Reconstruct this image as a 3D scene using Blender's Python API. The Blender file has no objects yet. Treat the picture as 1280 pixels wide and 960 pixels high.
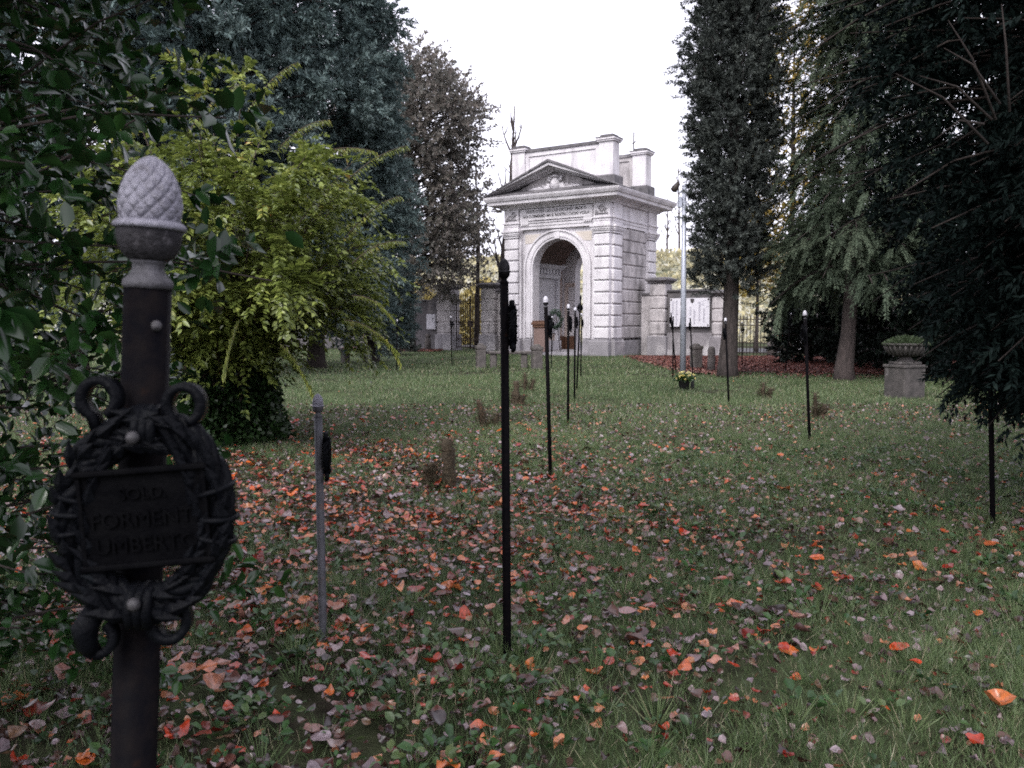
import bpy, math, random
import numpy as np
from mathutils import Vector, Matrix

random.seed(7)
RNG = np.random.default_rng(11)
scene = bpy.context.scene
COL = scene.collection
PI = math.pi
R = math.radians

# ----------------------------------------------------------------- camera
F_PX, EYE, PITCH = 1050.0, 1.33, math.atan(75 / 1050)
CP, SP = math.cos(PITCH), math.sin(PITCH)


def ray(px, py):
    x, y = (px - 640) / F_PX, -(py - 480) / F_PX
    return Vector((x, CP + y * SP, -SP + y * CP))


def at(px, py, Y):
    d = ray(px, py)
    t = Y / d.y
    return Vector((d.x * t, Y, EYE + d.z * t))


def ground(px, py):
    d = ray(px, py)
    t = -EYE / d.z
    return Vector((d.x * t, d.y * t, 0))


cam_d = bpy.data.cameras.new('camera')
cam = bpy.data.objects.new('camera', cam_d)
COL.objects.link(cam)
cam.location = (0, 0, EYE)
cam.rotation_euler = (PI / 2 - PITCH, 0, 0)
cam_d.sensor_width = 36
cam_d.lens = F_PX / 1280 * 36
cam_d.clip_start = 0.05
cam_d.clip_end = 2000
cam_d.dof.use_dof = True
cam_d.dof.focus_distance = 6.0
cam_d.dof.aperture_fstop = 15
scene.camera = cam

# ------------------------------------------------------------ world, light
SUN_EL, SUN_AZ = R(48), R(205)      # azimuth of the sun, clockwise from +Y
w = bpy.data.worlds.new('World')
scene.world = w
w.use_nodes = True
nt = w.node_tree
bg = nt.nodes['Background']
sky = nt.nodes.new('ShaderNodeTexSky')
sky.sky_type = 'NISHITA'
sky.sun_disc = False
sky.sun_elevation = SUN_EL
sky.sun_rotation = SUN_AZ
sky.dust_density = 4.0
hs = nt.nodes.new('ShaderNodeHueSaturation')
hs.inputs['Saturation'].default_value = 0.18
hs.inputs['Value'].default_value = 1.0
tint = nt.nodes.new('ShaderNodeMix')
tint.data_type = 'RGBA'
tint.blend_type = 'MIX'
tint.inputs['Factor'].default_value = 0.5
tint.inputs['B'].default_value = (6.45, 6.25, 7.6, 1)     # even cloud deck
nt.links.new(sky.outputs[0], hs.inputs['Color'])
nt.links.new(hs.outputs[0], tint.inputs['A'])
nt.links.new(tint.outputs['Result'], bg.inputs['Color'])
bg.inputs['Strength'].default_value = 0.12

sd = bpy.data.lights.new('sun', 'SUN')
sd.energy = 0.7
sd.angle = R(25)
sd.color = (1.0, 0.96, 0.92)
so = bpy.data.objects.new('sun', sd)
COL.objects.link(so)
sun_dir = Vector((math.sin(SUN_AZ) * math.cos(SUN_EL), math.cos(SUN_AZ) * math.cos(SUN_EL), math.sin(SUN_EL)))
so.rotation_euler = sun_dir.to_track_quat('Z', 'Y').to_euler()
so.location = (0, 0, 30)

vs = scene.view_settings
vs.view_transform = 'Standard'
vs.look = 'None'
vs.exposure = 1.6
vs.gamma = 1
vs.use_curve_mapping = False
cy = scene.cycles
cy.max_bounces = 6
cy.diffuse_bounces = 3
cy.glossy_bounces = 2
cy.transmission_bounces = 3
cy.transparent_max_bounces = 4
cy.filter_width = 1.8
cy.adaptive_threshold = 0.004
cy.caustics_reflective = False
cy.caustics_refractive = False
try:
    cy.use_denoising = False
    cy.denoiser = 'OPENIMAGEDENOISE'
    cy.denoising_input_passes = 'RGB_ALBEDO_NORMAL'
    cy.denoising_prefilter = 'FAST'
except Exception:
    pass

# -------------------------------------------------------------- materials
MATS = {}


def new_mat(name):
    m = bpy.data.materials.new(name)
    m.use_nodes = True
    MATS[name] = m
    return m, m.node_tree, m.node_tree.nodes['Principled BSDF']


def ramp(nt, stops, interp='LINEAR'):
    r = nt.nodes.new('ShaderNodeValToRGB')
    r.color_ramp.interpolation = interp
    el = r.color_ramp.elements
    while len(el) < len(stops):
        el.new(0.5)
    for e, (p, c) in zip(el, stops):
        e.position = p
        e.color = (*c, 1)
    return r


def noise(nt, scale, detail=4, rough=0.55, vec=None, stretch=None):
    tc = nt.nodes.new('ShaderNodeTexCoord')
    n = nt.nodes.new('ShaderNodeTexNoise')
    n.inputs['Scale'].default_value = scale
    n.inputs['Detail'].default_value = detail
    n.inputs['Roughness'].default_value = rough
    src = tc.outputs['Object']
    if stretch:
        mp = nt.nodes.new('ShaderNodeMapping')
        mp.inputs['Scale'].default_value = stretch
        nt.links.new(src, mp.inputs['Vector'])
        src = mp.outputs[0]
    nt.links.new(src, n.inputs['Vector'])
    return n


def solid(name, c1, c2=None, scale=6, rough=0.7, metal=0, bump=0.0, bscale=40, stretch=None, stain=None, spec=0.4):
    """A weathered surface: two colours mixed by noise, stains of a third, fine bump."""
    m, nt, p = new_mat(name)
    n = noise(nt, scale, 6, 0.65, stretch=stretch)
    c2 = c2 or tuple(v * 0.7 for v in c1)
    r = ramp(nt, [(0.32, c2), (0.66, c1)])
    nt.links.new(n.outputs['Fac'], r.inputs['Fac'])
    out = r.outputs['Color']
    if stain:
        col, sc, lo, hi, st = stain
        n2 = noise(nt, sc, 8, 0.7, stretch=st)
        r2 = ramp(nt, [(lo, (0, 0, 0)), (hi, (1, 1, 1))])
        nt.links.new(n2.outputs['Fac'], r2.inputs['Fac'])
        mx = nt.nodes.new('ShaderNodeMix')
        mx.data_type = 'RGBA'
        nt.links.new(r2.outputs['Color'], mx.inputs['Factor'])
        nt.links.new(out, mx.inputs['A'])
        mx.inputs['B'].default_value = (*col, 1)
        out = mx.outputs['Result']
    nt.links.new(out, p.inputs['Base Color'])
    p.inputs['Roughness'].default_value = rough
    p.inputs['Metallic'].default_value = metal
    p.inputs['Specular IOR Level'].default_value = spec
    if bump:
        nb = noise(nt, bscale, 5, 0.6)
        b = nt.nodes.new('ShaderNodeBump')
        b.inputs['Strength'].default_value = bump
        b.inputs['Distance'].default_value = 0.02
        nt.links.new(nb.outputs['Fac'], b.inputs['Height'])
        nt.links.new(b.outputs[0], p.inputs['Normal'])
    return m


def leafy(name, stops, rough=0.5, trans=0.25, spec=0.4, back=None, mottle=0, interp='LINEAR'):
    """Leaves coloured one by one by their own number; light passes through a little."""
    m, nt, p = new_mat(name)
    a = nt.nodes.new('ShaderNodeAttribute')
    a.attribute_name = 'rnd'
    r = ramp(nt, stops, interp)
    nt.links.new(a.outputs['Fac'], r.inputs['Fac'])
    out = r.outputs['Color']
    if mottle:
        n = noise(nt, mottle, 3)
        r3 = ramp(nt, [(0.3, (0.55, 0.5, 0.5)), (0.65, (1.15, 1.1, 1.1))])
        nt.links.new(n.outputs['Fac'], r3.inputs['Fac'])
        mu = nt.nodes.new('ShaderNodeMix')
        mu.data_type = 'RGBA'
        mu.blend_type = 'MULTIPLY'
        mu.inputs['Factor'].default_value = 1
        nt.links.new(out, mu.inputs['A'])
        nt.links.new(r3.outputs['Color'], mu.inputs['B'])
        out = mu.outputs['Result']
    if back:
        g = nt.nodes.new('ShaderNodeNewGeometry')
        mx = nt.nodes.new('ShaderNodeMix')
        mx.data_type = 'RGBA'
        f = nt.nodes.new('ShaderNodeMath')
        f.operation = 'MULTIPLY'
        f.inputs[1].default_value = back[1]
        nt.links.new(g.outputs['Backfacing'], f.inputs[0])
        nt.links.new(f.outputs[0], mx.inputs['Factor'])
        nt.links.new(out, mx.inputs['A'])
        mx.inputs['B'].default_value = (*back[0], 1)
        out = mx.outputs['Result']
    nt.links.new(out, p.inputs['Base Color'])
    p.inputs['Roughness'].default_value = rough
    p.inputs['Specular IOR Level'].default_value = spec
    if trans:
        t = nt.nodes.new('ShaderNodeBsdfTranslucent')
        nt.links.new(out, t.inputs['Color'])
        s = nt.nodes.new('ShaderNodeMixShader')
        s.inputs[0].default_value = trans
        nt.links.new(p.outputs[0], s.inputs[1])
        nt.links.new(t.outputs[0], s.inputs[2])
        nt.links.new(s.outputs[0], nt.nodes['Material Output'].inputs['Surface'])
    return m


GREYSTAIN = ((0.10, 0.095, 0.10), 1.3, 0.50, 0.74, (1.6, 1.6, 0.35))
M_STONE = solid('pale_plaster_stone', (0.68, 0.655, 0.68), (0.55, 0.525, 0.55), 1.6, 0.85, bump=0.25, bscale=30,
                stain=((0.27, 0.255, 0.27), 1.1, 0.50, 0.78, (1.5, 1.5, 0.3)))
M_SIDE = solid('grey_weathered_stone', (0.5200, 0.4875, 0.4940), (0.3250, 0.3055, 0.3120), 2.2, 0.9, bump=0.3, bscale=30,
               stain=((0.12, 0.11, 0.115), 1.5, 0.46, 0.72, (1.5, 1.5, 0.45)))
M_DARKSTONE = solid('blackened_stone', (0.16, 0.15, 0.16), (0.06, 0.058, 0.062), 3.0, 0.9, bump=0.4, bscale=25,
                    stain=((0.38, 0.36, 0.37), 1.2, 0.58, 0.75, (1, 1, 1)))
M_PLINTH = solid('grey_plinth_stone', (0.30, 0.285, 0.30), (0.19, 0.18, 0.195), 1.7, 0.9, bump=0.3, stain=((0.45, 0.43, 0.44), 1.2, 0.55, 0.7, (1, 1, 1)))
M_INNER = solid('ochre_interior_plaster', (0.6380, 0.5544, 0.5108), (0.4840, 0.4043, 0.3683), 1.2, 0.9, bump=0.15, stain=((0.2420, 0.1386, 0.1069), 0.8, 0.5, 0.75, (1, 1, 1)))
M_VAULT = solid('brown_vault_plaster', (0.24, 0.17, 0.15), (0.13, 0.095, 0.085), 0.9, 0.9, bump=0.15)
M_LAPIDE = solid('grey_marble_slab', (0.55, 0.54, 0.58), (0.44, 0.43, 0.47), 3.0, 0.5, bump=0.05)
M_LETTER = solid('carved_dark_letters', (0.06, 0.055, 0.06), (0.04, 0.037, 0.04), 8, 0.8)
M_OCHREP = solid('faded_ochre_spandrel', (0.56, 0.50, 0.44), (0.50, 0.46, 0.43), 2.0, 0.9)
M_WALL = solid('dark_rendered_wall', (0.13, 0.12, 0.125), (0.06, 0.056, 0.06), 1.3, 0.9, bump=0.3, stain=((0.22, 0.20, 0.20), 0.9, 0.52, 0.72, (1, 1, 1)))
M_PALEPATCH = solid('patched_grey_render', (0.30, 0.28, 0.295), (0.16, 0.15, 0.16), 1.4, 0.9, bump=0.3, stain=((0.50, 0.48, 0.49), 0.8, 0.55, 0.66, (1, 1, 1)))
M_IRON = solid('dark_iron', (0.020, 0.017, 0.016), (0.035, 0.022, 0.016), 20, 0.6)
M_RUSTIRON = solid('rusty_brown_iron', (0.045, 0.026, 0.018), (0.02, 0.014, 0.012), 20, 0.75)
M_BLACK = solid('black_painted_tube', (0.0022, 0.0022, 0.0034), (0.006, 0.0048, 0.005), 60, 0.5, bump=0.08, bscale=300, spec=0.02, stain=((0.014, 0.007, 0.005), 28, 0.62, 0.75, None))
M_GREYTUBE = solid('weathered_grey_tube', (0.060, 0.060, 0.070), (0.026, 0.026, 0.03), 25, 0.6, bump=0.2, bscale=200, stain=((0.11, 0.04, 0.018), 14, 0.56, 0.70, (1, 1, 0.5)))
M_SILVER = solid('worn_silver_paint', (0.20, 0.195, 0.235), (0.12, 0.115, 0.142), 55, 0.5, metal=0.2, bump=0.35, bscale=350, stain=((0.05, 0.045, 0.05), 45, 0.58, 0.72, None), spec=0.5)
M_BRIGHT = solid('bright_silver_paint', (0.62, 0.61, 0.66), (0.45, 0.44, 0.48), 55, 0.45, metal=0.2, bump=0.2, bscale=300)
M_DULLCUP = solid('dull_dark_cup', (0.010, 0.0095, 0.011), (0.030, 0.028, 0.032), 50, 0.6, bump=0.4, bscale=260, spec=0.12, stain=((0.075, 0.07, 0.078), 35, 0.6, 0.72, None))
M_COLLAR = solid('worn_grey_collar', (0.0750, 0.0728, 0.0825), (0.0263, 0.0255, 0.0285), 60, 0.5, metal=0.0, bump=0.3, bscale=260, spec=0.2)
M_BRONZE = solid('dark_patinated_bronze', (0.0022, 0.0024, 0.0034), (0.0045, 0.005, 0.0065), 50, 0.30, bump=0.25, bscale=220, stain=((0.006, 0.008, 0.010), 30, 0.62, 0.74, None), spec=0.045)
M_PLAQUE = solid('near_black_plaque', (0.0018, 0.0018, 0.0024), (0.0035, 0.0035, 0.004), 60, 0.5, bump=0.2, bscale=250, spec=0.015)
M_BOLT = solid('pale_bolt_head', (0.045, 0.042, 0.047), (0.02, 0.019, 0.02), 120, 0.5, bump=0.3, bscale=300)
M_BARK = solid('grey_brown_bark', (0.056, 0.045, 0.042), (0.014, 0.011, 0.010), 9, 0.95, bump=1.0, bscale=14, stretch=(3, 3, 0.5))
M_BARKD = solid('dark_bark', (0.035, 0.027, 0.023), (0.016, 0.012, 0.011), 6, 0.95, bump=0.6, bscale=20, stretch=(3, 3, 0.6))
M_BARKP = solid('pale_grey_bark', (0.080, 0.062, 0.058), (0.022, 0.018, 0.017), 9, 0.95, bump=1.0, bscale=18, stretch=(3, 3, 0.5))
M_TWIG = solid('bare_brown_twig', (0.075, 0.055, 0.04), (0.035, 0.026, 0.02), 12, 0.9)
M_GALV = solid('galvanised_steel', (0.42, 0.44, 0.50), (0.32, 0.34, 0.40), 9, 0.45, metal=0.3, bump=0.05)
M_BOARD = solid('white_enamel_board', (0.66, 0.65, 0.70), (0.58, 0.57, 0.62), 3, 0.4)
M_PRINT = solid('grey_print', (0.25, 0.24, 0.30), (0.33, 0.32, 0.38), 30, 0.7)
M_BENCH = solid('mossy_old_stone', (0.13, 0.115, 0.11), (0.055, 0.050, 0.048), 6, 0.95, bump=0.6, bscale=25, stain=((0.05, 0.06, 0.03), 5, 0.55, 0.7, None))
M_URN = solid('grey_urn_stone', (0.085, 0.076, 0.072), (0.036, 0.034, 0.032), 7, 0.95, bump=0.6, bscale=30, stain=((0.30, 0.28, 0.28), 9, 0.62, 0.72, None))
M_POT = solid('black_plastic_pot', (0.012, 0.012, 0.013), None, 20, 0.5)
M_BOXW = solid('pale_meter_box', (0.52, 0.51, 0.55), (0.44, 0.43, 0.47), 8, 0.6)
M_WOODB = solid('brown_wood', (0.15, 0.075, 0.045), (0.07, 0.035, 0.022), 7, 0.7, stretch=(6, 6, 0.8))
M_STUMP = solid('dead_stub_wood', (0.0780, 0.0570, 0.0360), (0.0300, 0.0252, 0.0156), 18, 0.95, bump=1.0, bscale=45, stain=((0.1680, 0.0780, 0.0480), 12, 0.58, 0.7, None))
M_RED = solid('red_barrier_paint', (0.40, 0.05, 0.04), None, 10, 0.5)
M_WHITEW = solid('white_far_wall', (0.70, 0.69, 0.72), (0.6, 0.59, 0.62), 2, 0.8)
M_BLACKL = solid('black_lantern', (0.012, 0.011, 0.011), None, 10, 0.5)

L_HOLLY = leafy('holly_leaf', [(0, (0.006, 0.018, 0.006)), (0.6, (0.012, 0.038, 0.009)), (0.9, (0.03, 0.075, 0.016)), (0.975, (0.05, 0.10, 0.025)), (0.985, (0.30, 0.03, 0.02)), (1, (0.28, 0.03, 0.02))], 0.2, 0.18, 0.45)
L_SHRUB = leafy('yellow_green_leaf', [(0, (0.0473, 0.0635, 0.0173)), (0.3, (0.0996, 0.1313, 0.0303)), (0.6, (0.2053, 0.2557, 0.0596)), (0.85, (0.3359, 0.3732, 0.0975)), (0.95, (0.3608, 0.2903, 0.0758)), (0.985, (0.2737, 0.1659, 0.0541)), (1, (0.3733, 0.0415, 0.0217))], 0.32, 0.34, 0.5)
L_IVY = leafy('dark_ivy_leaf', [(0, (0.008, 0.018, 0.006)), (1, (0.02, 0.045, 0.012))], 0.4, 0.1, 0.4)
L_CYPB = leafy('blue_green_needle', [(0, (0.0450, 0.0690, 0.0690)), (0.6, (0.1050, 0.1470, 0.1410)), (1, (0.2100, 0.2625, 0.2475))], 0.7, 0.15, 0.1)  # colour lifted to stand in for veiling haze
L_BROWN = leafy('bronze_autumn_leaf', [(0, (0.070, 0.074, 0.064)), (0.45, (0.140, 0.138, 0.122)), (0.8, (0.210, 0.178, 0.158)), (1, (0.140, 0.170, 0.115))], 0.6, 0.40, 0.3)
L_CYPD = leafy('dark_cypress_needle', [(0, (0.0286, 0.0338, 0.0325)), (0.6, (0.0650, 0.0754, 0.0689)), (1, (0.1235, 0.1365, 0.1196))], 0.7, 0.1, 0.1)  # needle tone lightened in place of slight haze
L_CEDAR = leafy('grey_green_needle', [(0, (0.048, 0.068, 0.048)), (0.6, (0.085, 0.112, 0.076)), (1, (0.130, 0.155, 0.105))], 0.75, 0.25, 0.08)
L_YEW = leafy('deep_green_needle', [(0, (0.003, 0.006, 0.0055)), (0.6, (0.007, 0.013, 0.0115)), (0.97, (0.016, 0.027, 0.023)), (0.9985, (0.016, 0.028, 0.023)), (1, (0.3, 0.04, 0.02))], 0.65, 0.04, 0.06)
L_YELLOW = leafy('yellow_autumn_leaf', [(0, (0.14, 0.12, 0.03)), (0.5, (0.28, 0.22, 0.05)), (0.8, (0.36, 0.25, 0.06)), (1, (0.30, 0.14, 0.05))], 0.55, 0.4, 0.3)
L_HEDGE = leafy('black_green_leaf', [(0, (0.005, 0.008, 0.006)), (0.8, (0.012, 0.020, 0.014)), (1, (0.030, 0.042, 0.028))], 0.4, 0.08, 0.2)
L_FERN = leafy('fern_tuft', [(0, (0.0225, 0.0375, 0.0150)), (1, (0.0600, 0.0900, 0.0375))], 0.6, 0.2)
L_BLOOM = leafy('pale_yellow_bloom', [(0, (0.66, 0.56, 0.16)), (0.5, (0.74, 0.68, 0.34)), (1, (0.80, 0.78, 0.62))], 0.6, 0.2)
L_DRY = leafy('dry_brown_frond', [(0, (0.0310, 0.0286, 0.0145)), (0.6, (0.0620, 0.0510, 0.0277)), (1, (0.1240, 0.0782, 0.0462))], 0.8, 0.15)
L_LAUREL = leafy('laurel_leaf', [(0, (0.015, 0.03, 0.02)), (1, (0.05, 0.085, 0.055))], 0.4, 0.1)
L_GRASS = leafy('grass_blade', [(0, (0.0569, 0.0882, 0.0399)), (0.5, (0.1266, 0.1827, 0.0771)), (0.86, (0.2088, 0.2710, 0.1305)), (0.93, (0.3291, 0.2899, 0.1865)), (1, (0.4304, 0.3780, 0.2735))], 0.36, 0.40, 0.5)
L_WEED = leafy('weed_leaf', [(0, (0.018, 0.045, 0.014)), (0.6, (0.035, 0.085, 0.022)), (1, (0.10, 0.13, 0.05))], 0.4, 0.25, 0.5)
L_FALLEN = leafy('fallen_autumn_leaf', [
    (0.00, (0.016, 0.009, 0.008)), (0.12, (0.040, 0.022, 0.017)), (0.22, (0.075, 0.014, 0.011)), (0.34, (0.19, 0.018, 0.011)),
    (0.46, (0.38, 0.042, 0.012)), (0.58, (0.48, 0.115, 0.020)), (0.67, (0.42, 0.165, 0.06)), (0.74, (0.30, 0.145, 0.105)), (0.82, (0.10, 0.072, 0.080)), (0.91, (0.27, 0.225, 0.25)), (0.96, (0.17, 0.105, 0.055)), (1.0, (0.050, 0.032, 0.024))],  # lilac stops: pale leaf backs, plus sky glints painted into the colour
    0.27, 0.10, 0.6, back=((0.22, 0.115, 0.085), 0.18), mottle=45)
L_LITTER = leafy('rust_leaf_litter', [(0, (0.045, 0.018, 0.014)), (0.5, (0.13, 0.042, 0.032)), (0.85, (0.22, 0.08, 0.06)), (1, (0.26, 0.16, 0.13))], 0.6, 0.05)
L_VINE = leafy('hazed_vine_leaf', [(0, (0.24, 0.24, 0.17)), (0.5, (0.42, 0.39, 0.26)), (1, (0.50, 0.45, 0.26))], 0.6, 0.3)  # leaf colour paled to stand in for distance haze
L_YHEDGE = leafy('yellow_hedge_leaf', [(0, (0.20, 0.18, 0.08)), (0.5, (0.38, 0.31, 0.11)), (1, (0.46, 0.38, 0.14))], 0.6, 0.3)


def lawn_material():
    m, nt, p = new_mat('mown_lawn_soil')
    big = noise(nt, 0.35, 5, 0.6)
    fine = noise(nt, 9, 8, 0.75)
    mid = noise(nt, 2.2, 6, 0.7)
    soil = ramp(nt, [(0.3, (0.010, 0.0075, 0.006)), (0.7, (0.042, 0.032, 0.027))])
    grs = ramp(nt, [(0.3, (0.028, 0.040, 0.018)), (0.7, (0.10, 0.13, 0.060))])
    nt.links.new(fine.outputs['Fac'], soil.inputs['Fac'])
    nt.links.new(fine.outputs['Fac'], grs.inputs['Fac'])
    add = nt.nodes.new('ShaderNodeMath')
    add.operation = 'ADD'
    nt.links.new(big.outputs['Fac'], add.inputs[0])
    nt.links.new(mid.outputs['Fac'], add.inputs[1])
    k = ramp(nt, [(0.40, (0, 0, 0)), (0.62, (1, 1, 1))])
    half = nt.nodes.new('ShaderNodeMath')
    half.operation = 'MULTIPLY'
    half.inputs[1].default_value = 0.5
    nt.links.new(add.outputs[0], half.inputs[0])
    nt.links.new(half.outputs[0], k.inputs['Fac'])
    mx = nt.nodes.new('ShaderNodeMix')
    mx.data_type = 'RGBA'
    nt.links.new(k.outputs['Color'], mx.inputs['Factor'])
    nt.links.new(soil.outputs['Color'], mx.inputs['A'])
    nt.links.new(grs.outputs['Color'], mx.inputs['B'])
    nt.links.new(mx.outputs['Result'], p.inputs['Base Color'])
    p.inputs['Roughness'].default_value = 0.95
    p.inputs['Specular IOR Level'].default_value = 0.05
    b = nt.nodes.new('ShaderNodeBump')
    b.inputs['Strength'].default_value = 0.8
    b.inputs['Distance'].default_value = 0.03
    nt.links.new(fine.outputs['Fac'], b.inputs['Height'])
    nt.links.new(b.outputs[0], p.inputs['Normal'])
    return m


M_LAWN = lawn_material()
M_LITTERSOIL = solid('leaf_strewn_soil', (0.11, 0.045, 0.036), (0.045, 0.022, 0.018), 7, 0.95, bump=0.8, bscale=20)
M_HILL = solid('autumn_hillside', (0.44, 0.43, 0.37), (0.32, 0.31, 0.25), 0.7, 0.95, bump=1.0, bscale=2.5, stain=((0.09, 0.10, 0.05), 0.22, 0.52, 0.66, None))  # hill colour washed out in place of distance haze


# ------------------------------------------------------------ mesh helpers
class MB:
    """Collects shapes; build() links them as one mesh object."""

    def __init__(self):
        self.v, self.f, self.s = [], [], []

    def add(self, verts, faces, smooth=False, T=None):
        o = len(self.v)
        for p in verts:
            self.v.append(tuple(T @ Vector(p)) if T is not None else tuple(p))
        for f in faces:
            self.f.append(tuple(i + o for i in f))
            self.s.append(smooth)
        return self

    def box(self, x0, x1, y0, y1, z0, z1, T=None, b=0.0):
        if b <= 0:
            vs = [(x0, y0, z0), (x1, y0, z0), (x1, y1, z0), (x0, y1, z0), (x0, y0, z1), (x1, y0, z1), (x1, y1, z1), (x0, y1, z1)]
            fs = [(0, 3, 2, 1), (4, 5, 6, 7), (0, 1, 5, 4), (1, 2, 6, 5), (2, 3, 7, 6), (3, 0, 4, 7)]
            return self.add(vs, fs, False, T)
        rings = [(b, z0), (0, z0 + b), (0, z1 - b), (b, z1)]
        vs, fs = [], []
        for ins, z in rings:
            a0, a1, c0, c1 = x0 + ins, x1 - ins, y0 + ins, y1 - ins
            q = b * 0.9 if ins == 0 else b * 0.5
            vs += [(a0 + q, c0, z), (a1 - q, c0, z), (a1, c0 + q, z), (a1, c1 - q, z), (a1 - q, c1, z), (a0 + q, c1, z), (a0, c1 - q, z), (a0, c0 + q, z)]
        for r_ in range(3):
            for i in range(8):
                j = (i + 1) % 8
                fs.append((r_ * 8 + i, r_ * 8 + j, r_ * 8 + 8 + j, r_ * 8 + 8 + i))
        fs.append(tuple(range(7, -1, -1)))
        fs.append(tuple(range(24, 32)))
        return self.add(vs, fs, False, T)

    def lathe(self, prof, n=24, T=None, smooth=True, cap=True):
        vs, fs = [], []
        for r_, z in prof:
            for i in range(n):
                a = 2 * PI * i / n
                vs.append((r_ * math.cos(a), r_ * math.sin(a), z))
        for k in range(len(prof) - 1):
            for i in range(n):
                j = (i + 1) % n
                fs.append((k * n + i, k * n + j, k * n + n + j, k * n + n + i))
        if cap:
            fs.append(tuple(range(n - 1, -1, -1)))
            fs.append(tuple(range((len(prof) - 1) * n, len(prof) * n)))
        return self.add(vs, fs, smooth, T)

    def tube(self, pts, rad, n=8, T=None, smooth=True, closed=False):
        pts = [Vector(p) for p in pts]
        m = len(pts)
        if not hasattr(rad, '__len__'):
            rad = [rad] * m
        tang = []
        for i in range(m):
            a = pts[(i - 1) % m] if (closed or i > 0) else pts[i]
            b = pts[(i + 1) % m] if (closed or i < m - 1) else pts[i]
            t = b - a
            tang.append(t.normalized() if t.length > 1e-9 else Vector((0, 0, 1)))
        ref = Vector((0, 0, 1)) if abs(tang[0].z) < 0.9 else Vector((1, 0, 0))
        u = tang[0].cross(ref).normalized()
        vs, fs = [], []
        for i in range(m):
            u = (u - tang[i] * u.dot(tang[i]))
            u = u.normalized() if u.length > 1e-9 else tang[i].orthogonal().normalized()
            w_ = tang[i].cross(u)
            for k in range(n):
                a = 2 * PI * k / n
                vs.append(pts[i] + (u * math.cos(a) + w_ * math.sin(a)) * rad[i])
        for i in range(m if closed else m - 1):
            i2 = (i + 1) % m
            for k in range(n):
                k2 = (k + 1) % n
                fs.append((i * n + k, i * n + k2, i2 * n + k2, i2 * n + k))
        if not closed:
            fs.append(tuple(range(n - 1, -1, -1)))
            fs.append(tuple(range((m - 1) * n, m * n)))
        return self.add(vs, fs, smooth, T)

    def ball(self, c, r_, n=10, T=None, sz=1.0):
        prof = [(max(1e-4, r_ * math.sin(PI * k / n)), -r_ * sz * math.cos(PI * k / n)) for k in range(n + 1)]
        M = Matrix.Translation(Vector(c))
        return self.lathe(prof, n + 2, (T @ M) if T is not None else M)

    def ring(self, x0, x1, y0, y1, prof, T=None, close=True):
        """A moulding: rectangles pushed out by each profile step."""
        vs, fs = [], []
        for o, z in prof:
            vs += [(x0 - o, y0 - o, z), (x1 + o, y0 - o, z), (x1 + o, y1 + o, z), (x0 - o, y1 + o, z)]
        for k in range(len(prof) - 1):
            for i in range(4):
                j = (i + 1) % 4
                fs.append((k * 4 + i, k * 4 + j, k * 4 + 4 + j, k * 4 + 4 + i))
        if close:
            fs.append((3, 2, 1, 0))
            e = (len(prof) - 1) * 4
            fs.append((e, e + 1, e + 2, e + 3))
        return self.add(vs, fs, False, T)

    def prism(self, poly, y0, y1, T=None):
        """A polygon in the xz plane given thickness along y."""
        n = len(poly)
        vs = [(x, y0, z) for x, z in poly] + [(x, y1, z) for x, z in poly]
        fs = [tuple(range(n)), tuple(range(2 * n - 1, n - 1, -1))]
        for i in range(n):
            j = (i + 1) % n
            fs.append((i, i + n, j + n, j))
        return self.add(vs, fs, False, T)

    def build(self, name, mat, parent=None):
        me = bpy.data.meshes.new(name)
        me.from_pydata(self.v, [], self.f)
        me.polygons.foreach_set('use_smooth', self.s)
        me.materials.append(mat)
        me.update()
        return link(name, me, parent)


def link(name, me, parent=None):
    o = bpy.data.objects.new(name, me)
    COL.objects.link(o)
    if parent is not None:
        o.parent = parent
    return o


def tag(o, label=None, cat=None, group=None, kind=None):
    if label:
        o['label'] = label
    if cat:
        o['category'] = cat
    if group:
        o['group'] = group
    if kind:
        o['kind'] = kind
    return o


def thing(name, label, cat, loc=(0, 0, 0), rz=0.0, group=None):
    o = bpy.data.objects.new(name, None)
    o.empty_display_size = 0.2
    COL.objects.link(o)
    o.location = loc
    o.rotation_euler = (0, 0, rz)
    return tag(o, label, cat, group)


def kids(o):
    return [c for c in bpy.data.objects if c.parent == o]


def copy_tree(o, parent=None):
    c = o.copy()
    COL.objects.link(c)
    if parent is not None:
        c.parent = parent
    for ch in kids(o):
        copy_tree(ch, c)
    return c


def soup(name, V, tris, rnd, mat, parent=None):
    """One mesh object from numpy triangles, with one number per vertex."""
    me = bpy.data.meshes.new(name)
    nv, nf = len(V), len(tris)
    me.vertices.add(nv)
    me.vertices.foreach_set('co', np.ascontiguousarray(V, dtype=np.float32).ravel())
    me.loops.add(nf * 3)
    me.loops.foreach_set('vertex_index', np.ascontiguousarray(tris, dtype=np.int32).ravel())
    me.polygons.add(nf)
    me.polygons.foreach_set('loop_start', np.arange(0, nf * 3, 3, dtype=np.int32))
    a = me.attributes.new('rnd', 'FLOAT', 'POINT')
    a.data.foreach_set('value', np.ascontiguousarray(rnd, dtype=np.float32))
    me.materials.append(mat)
    me.update(calc_edges=True)
    return link(name, me, parent)


def unit(a):
    return a / np.maximum(np.linalg.norm(a, axis=-1, keepdims=True), 1e-9)


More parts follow.
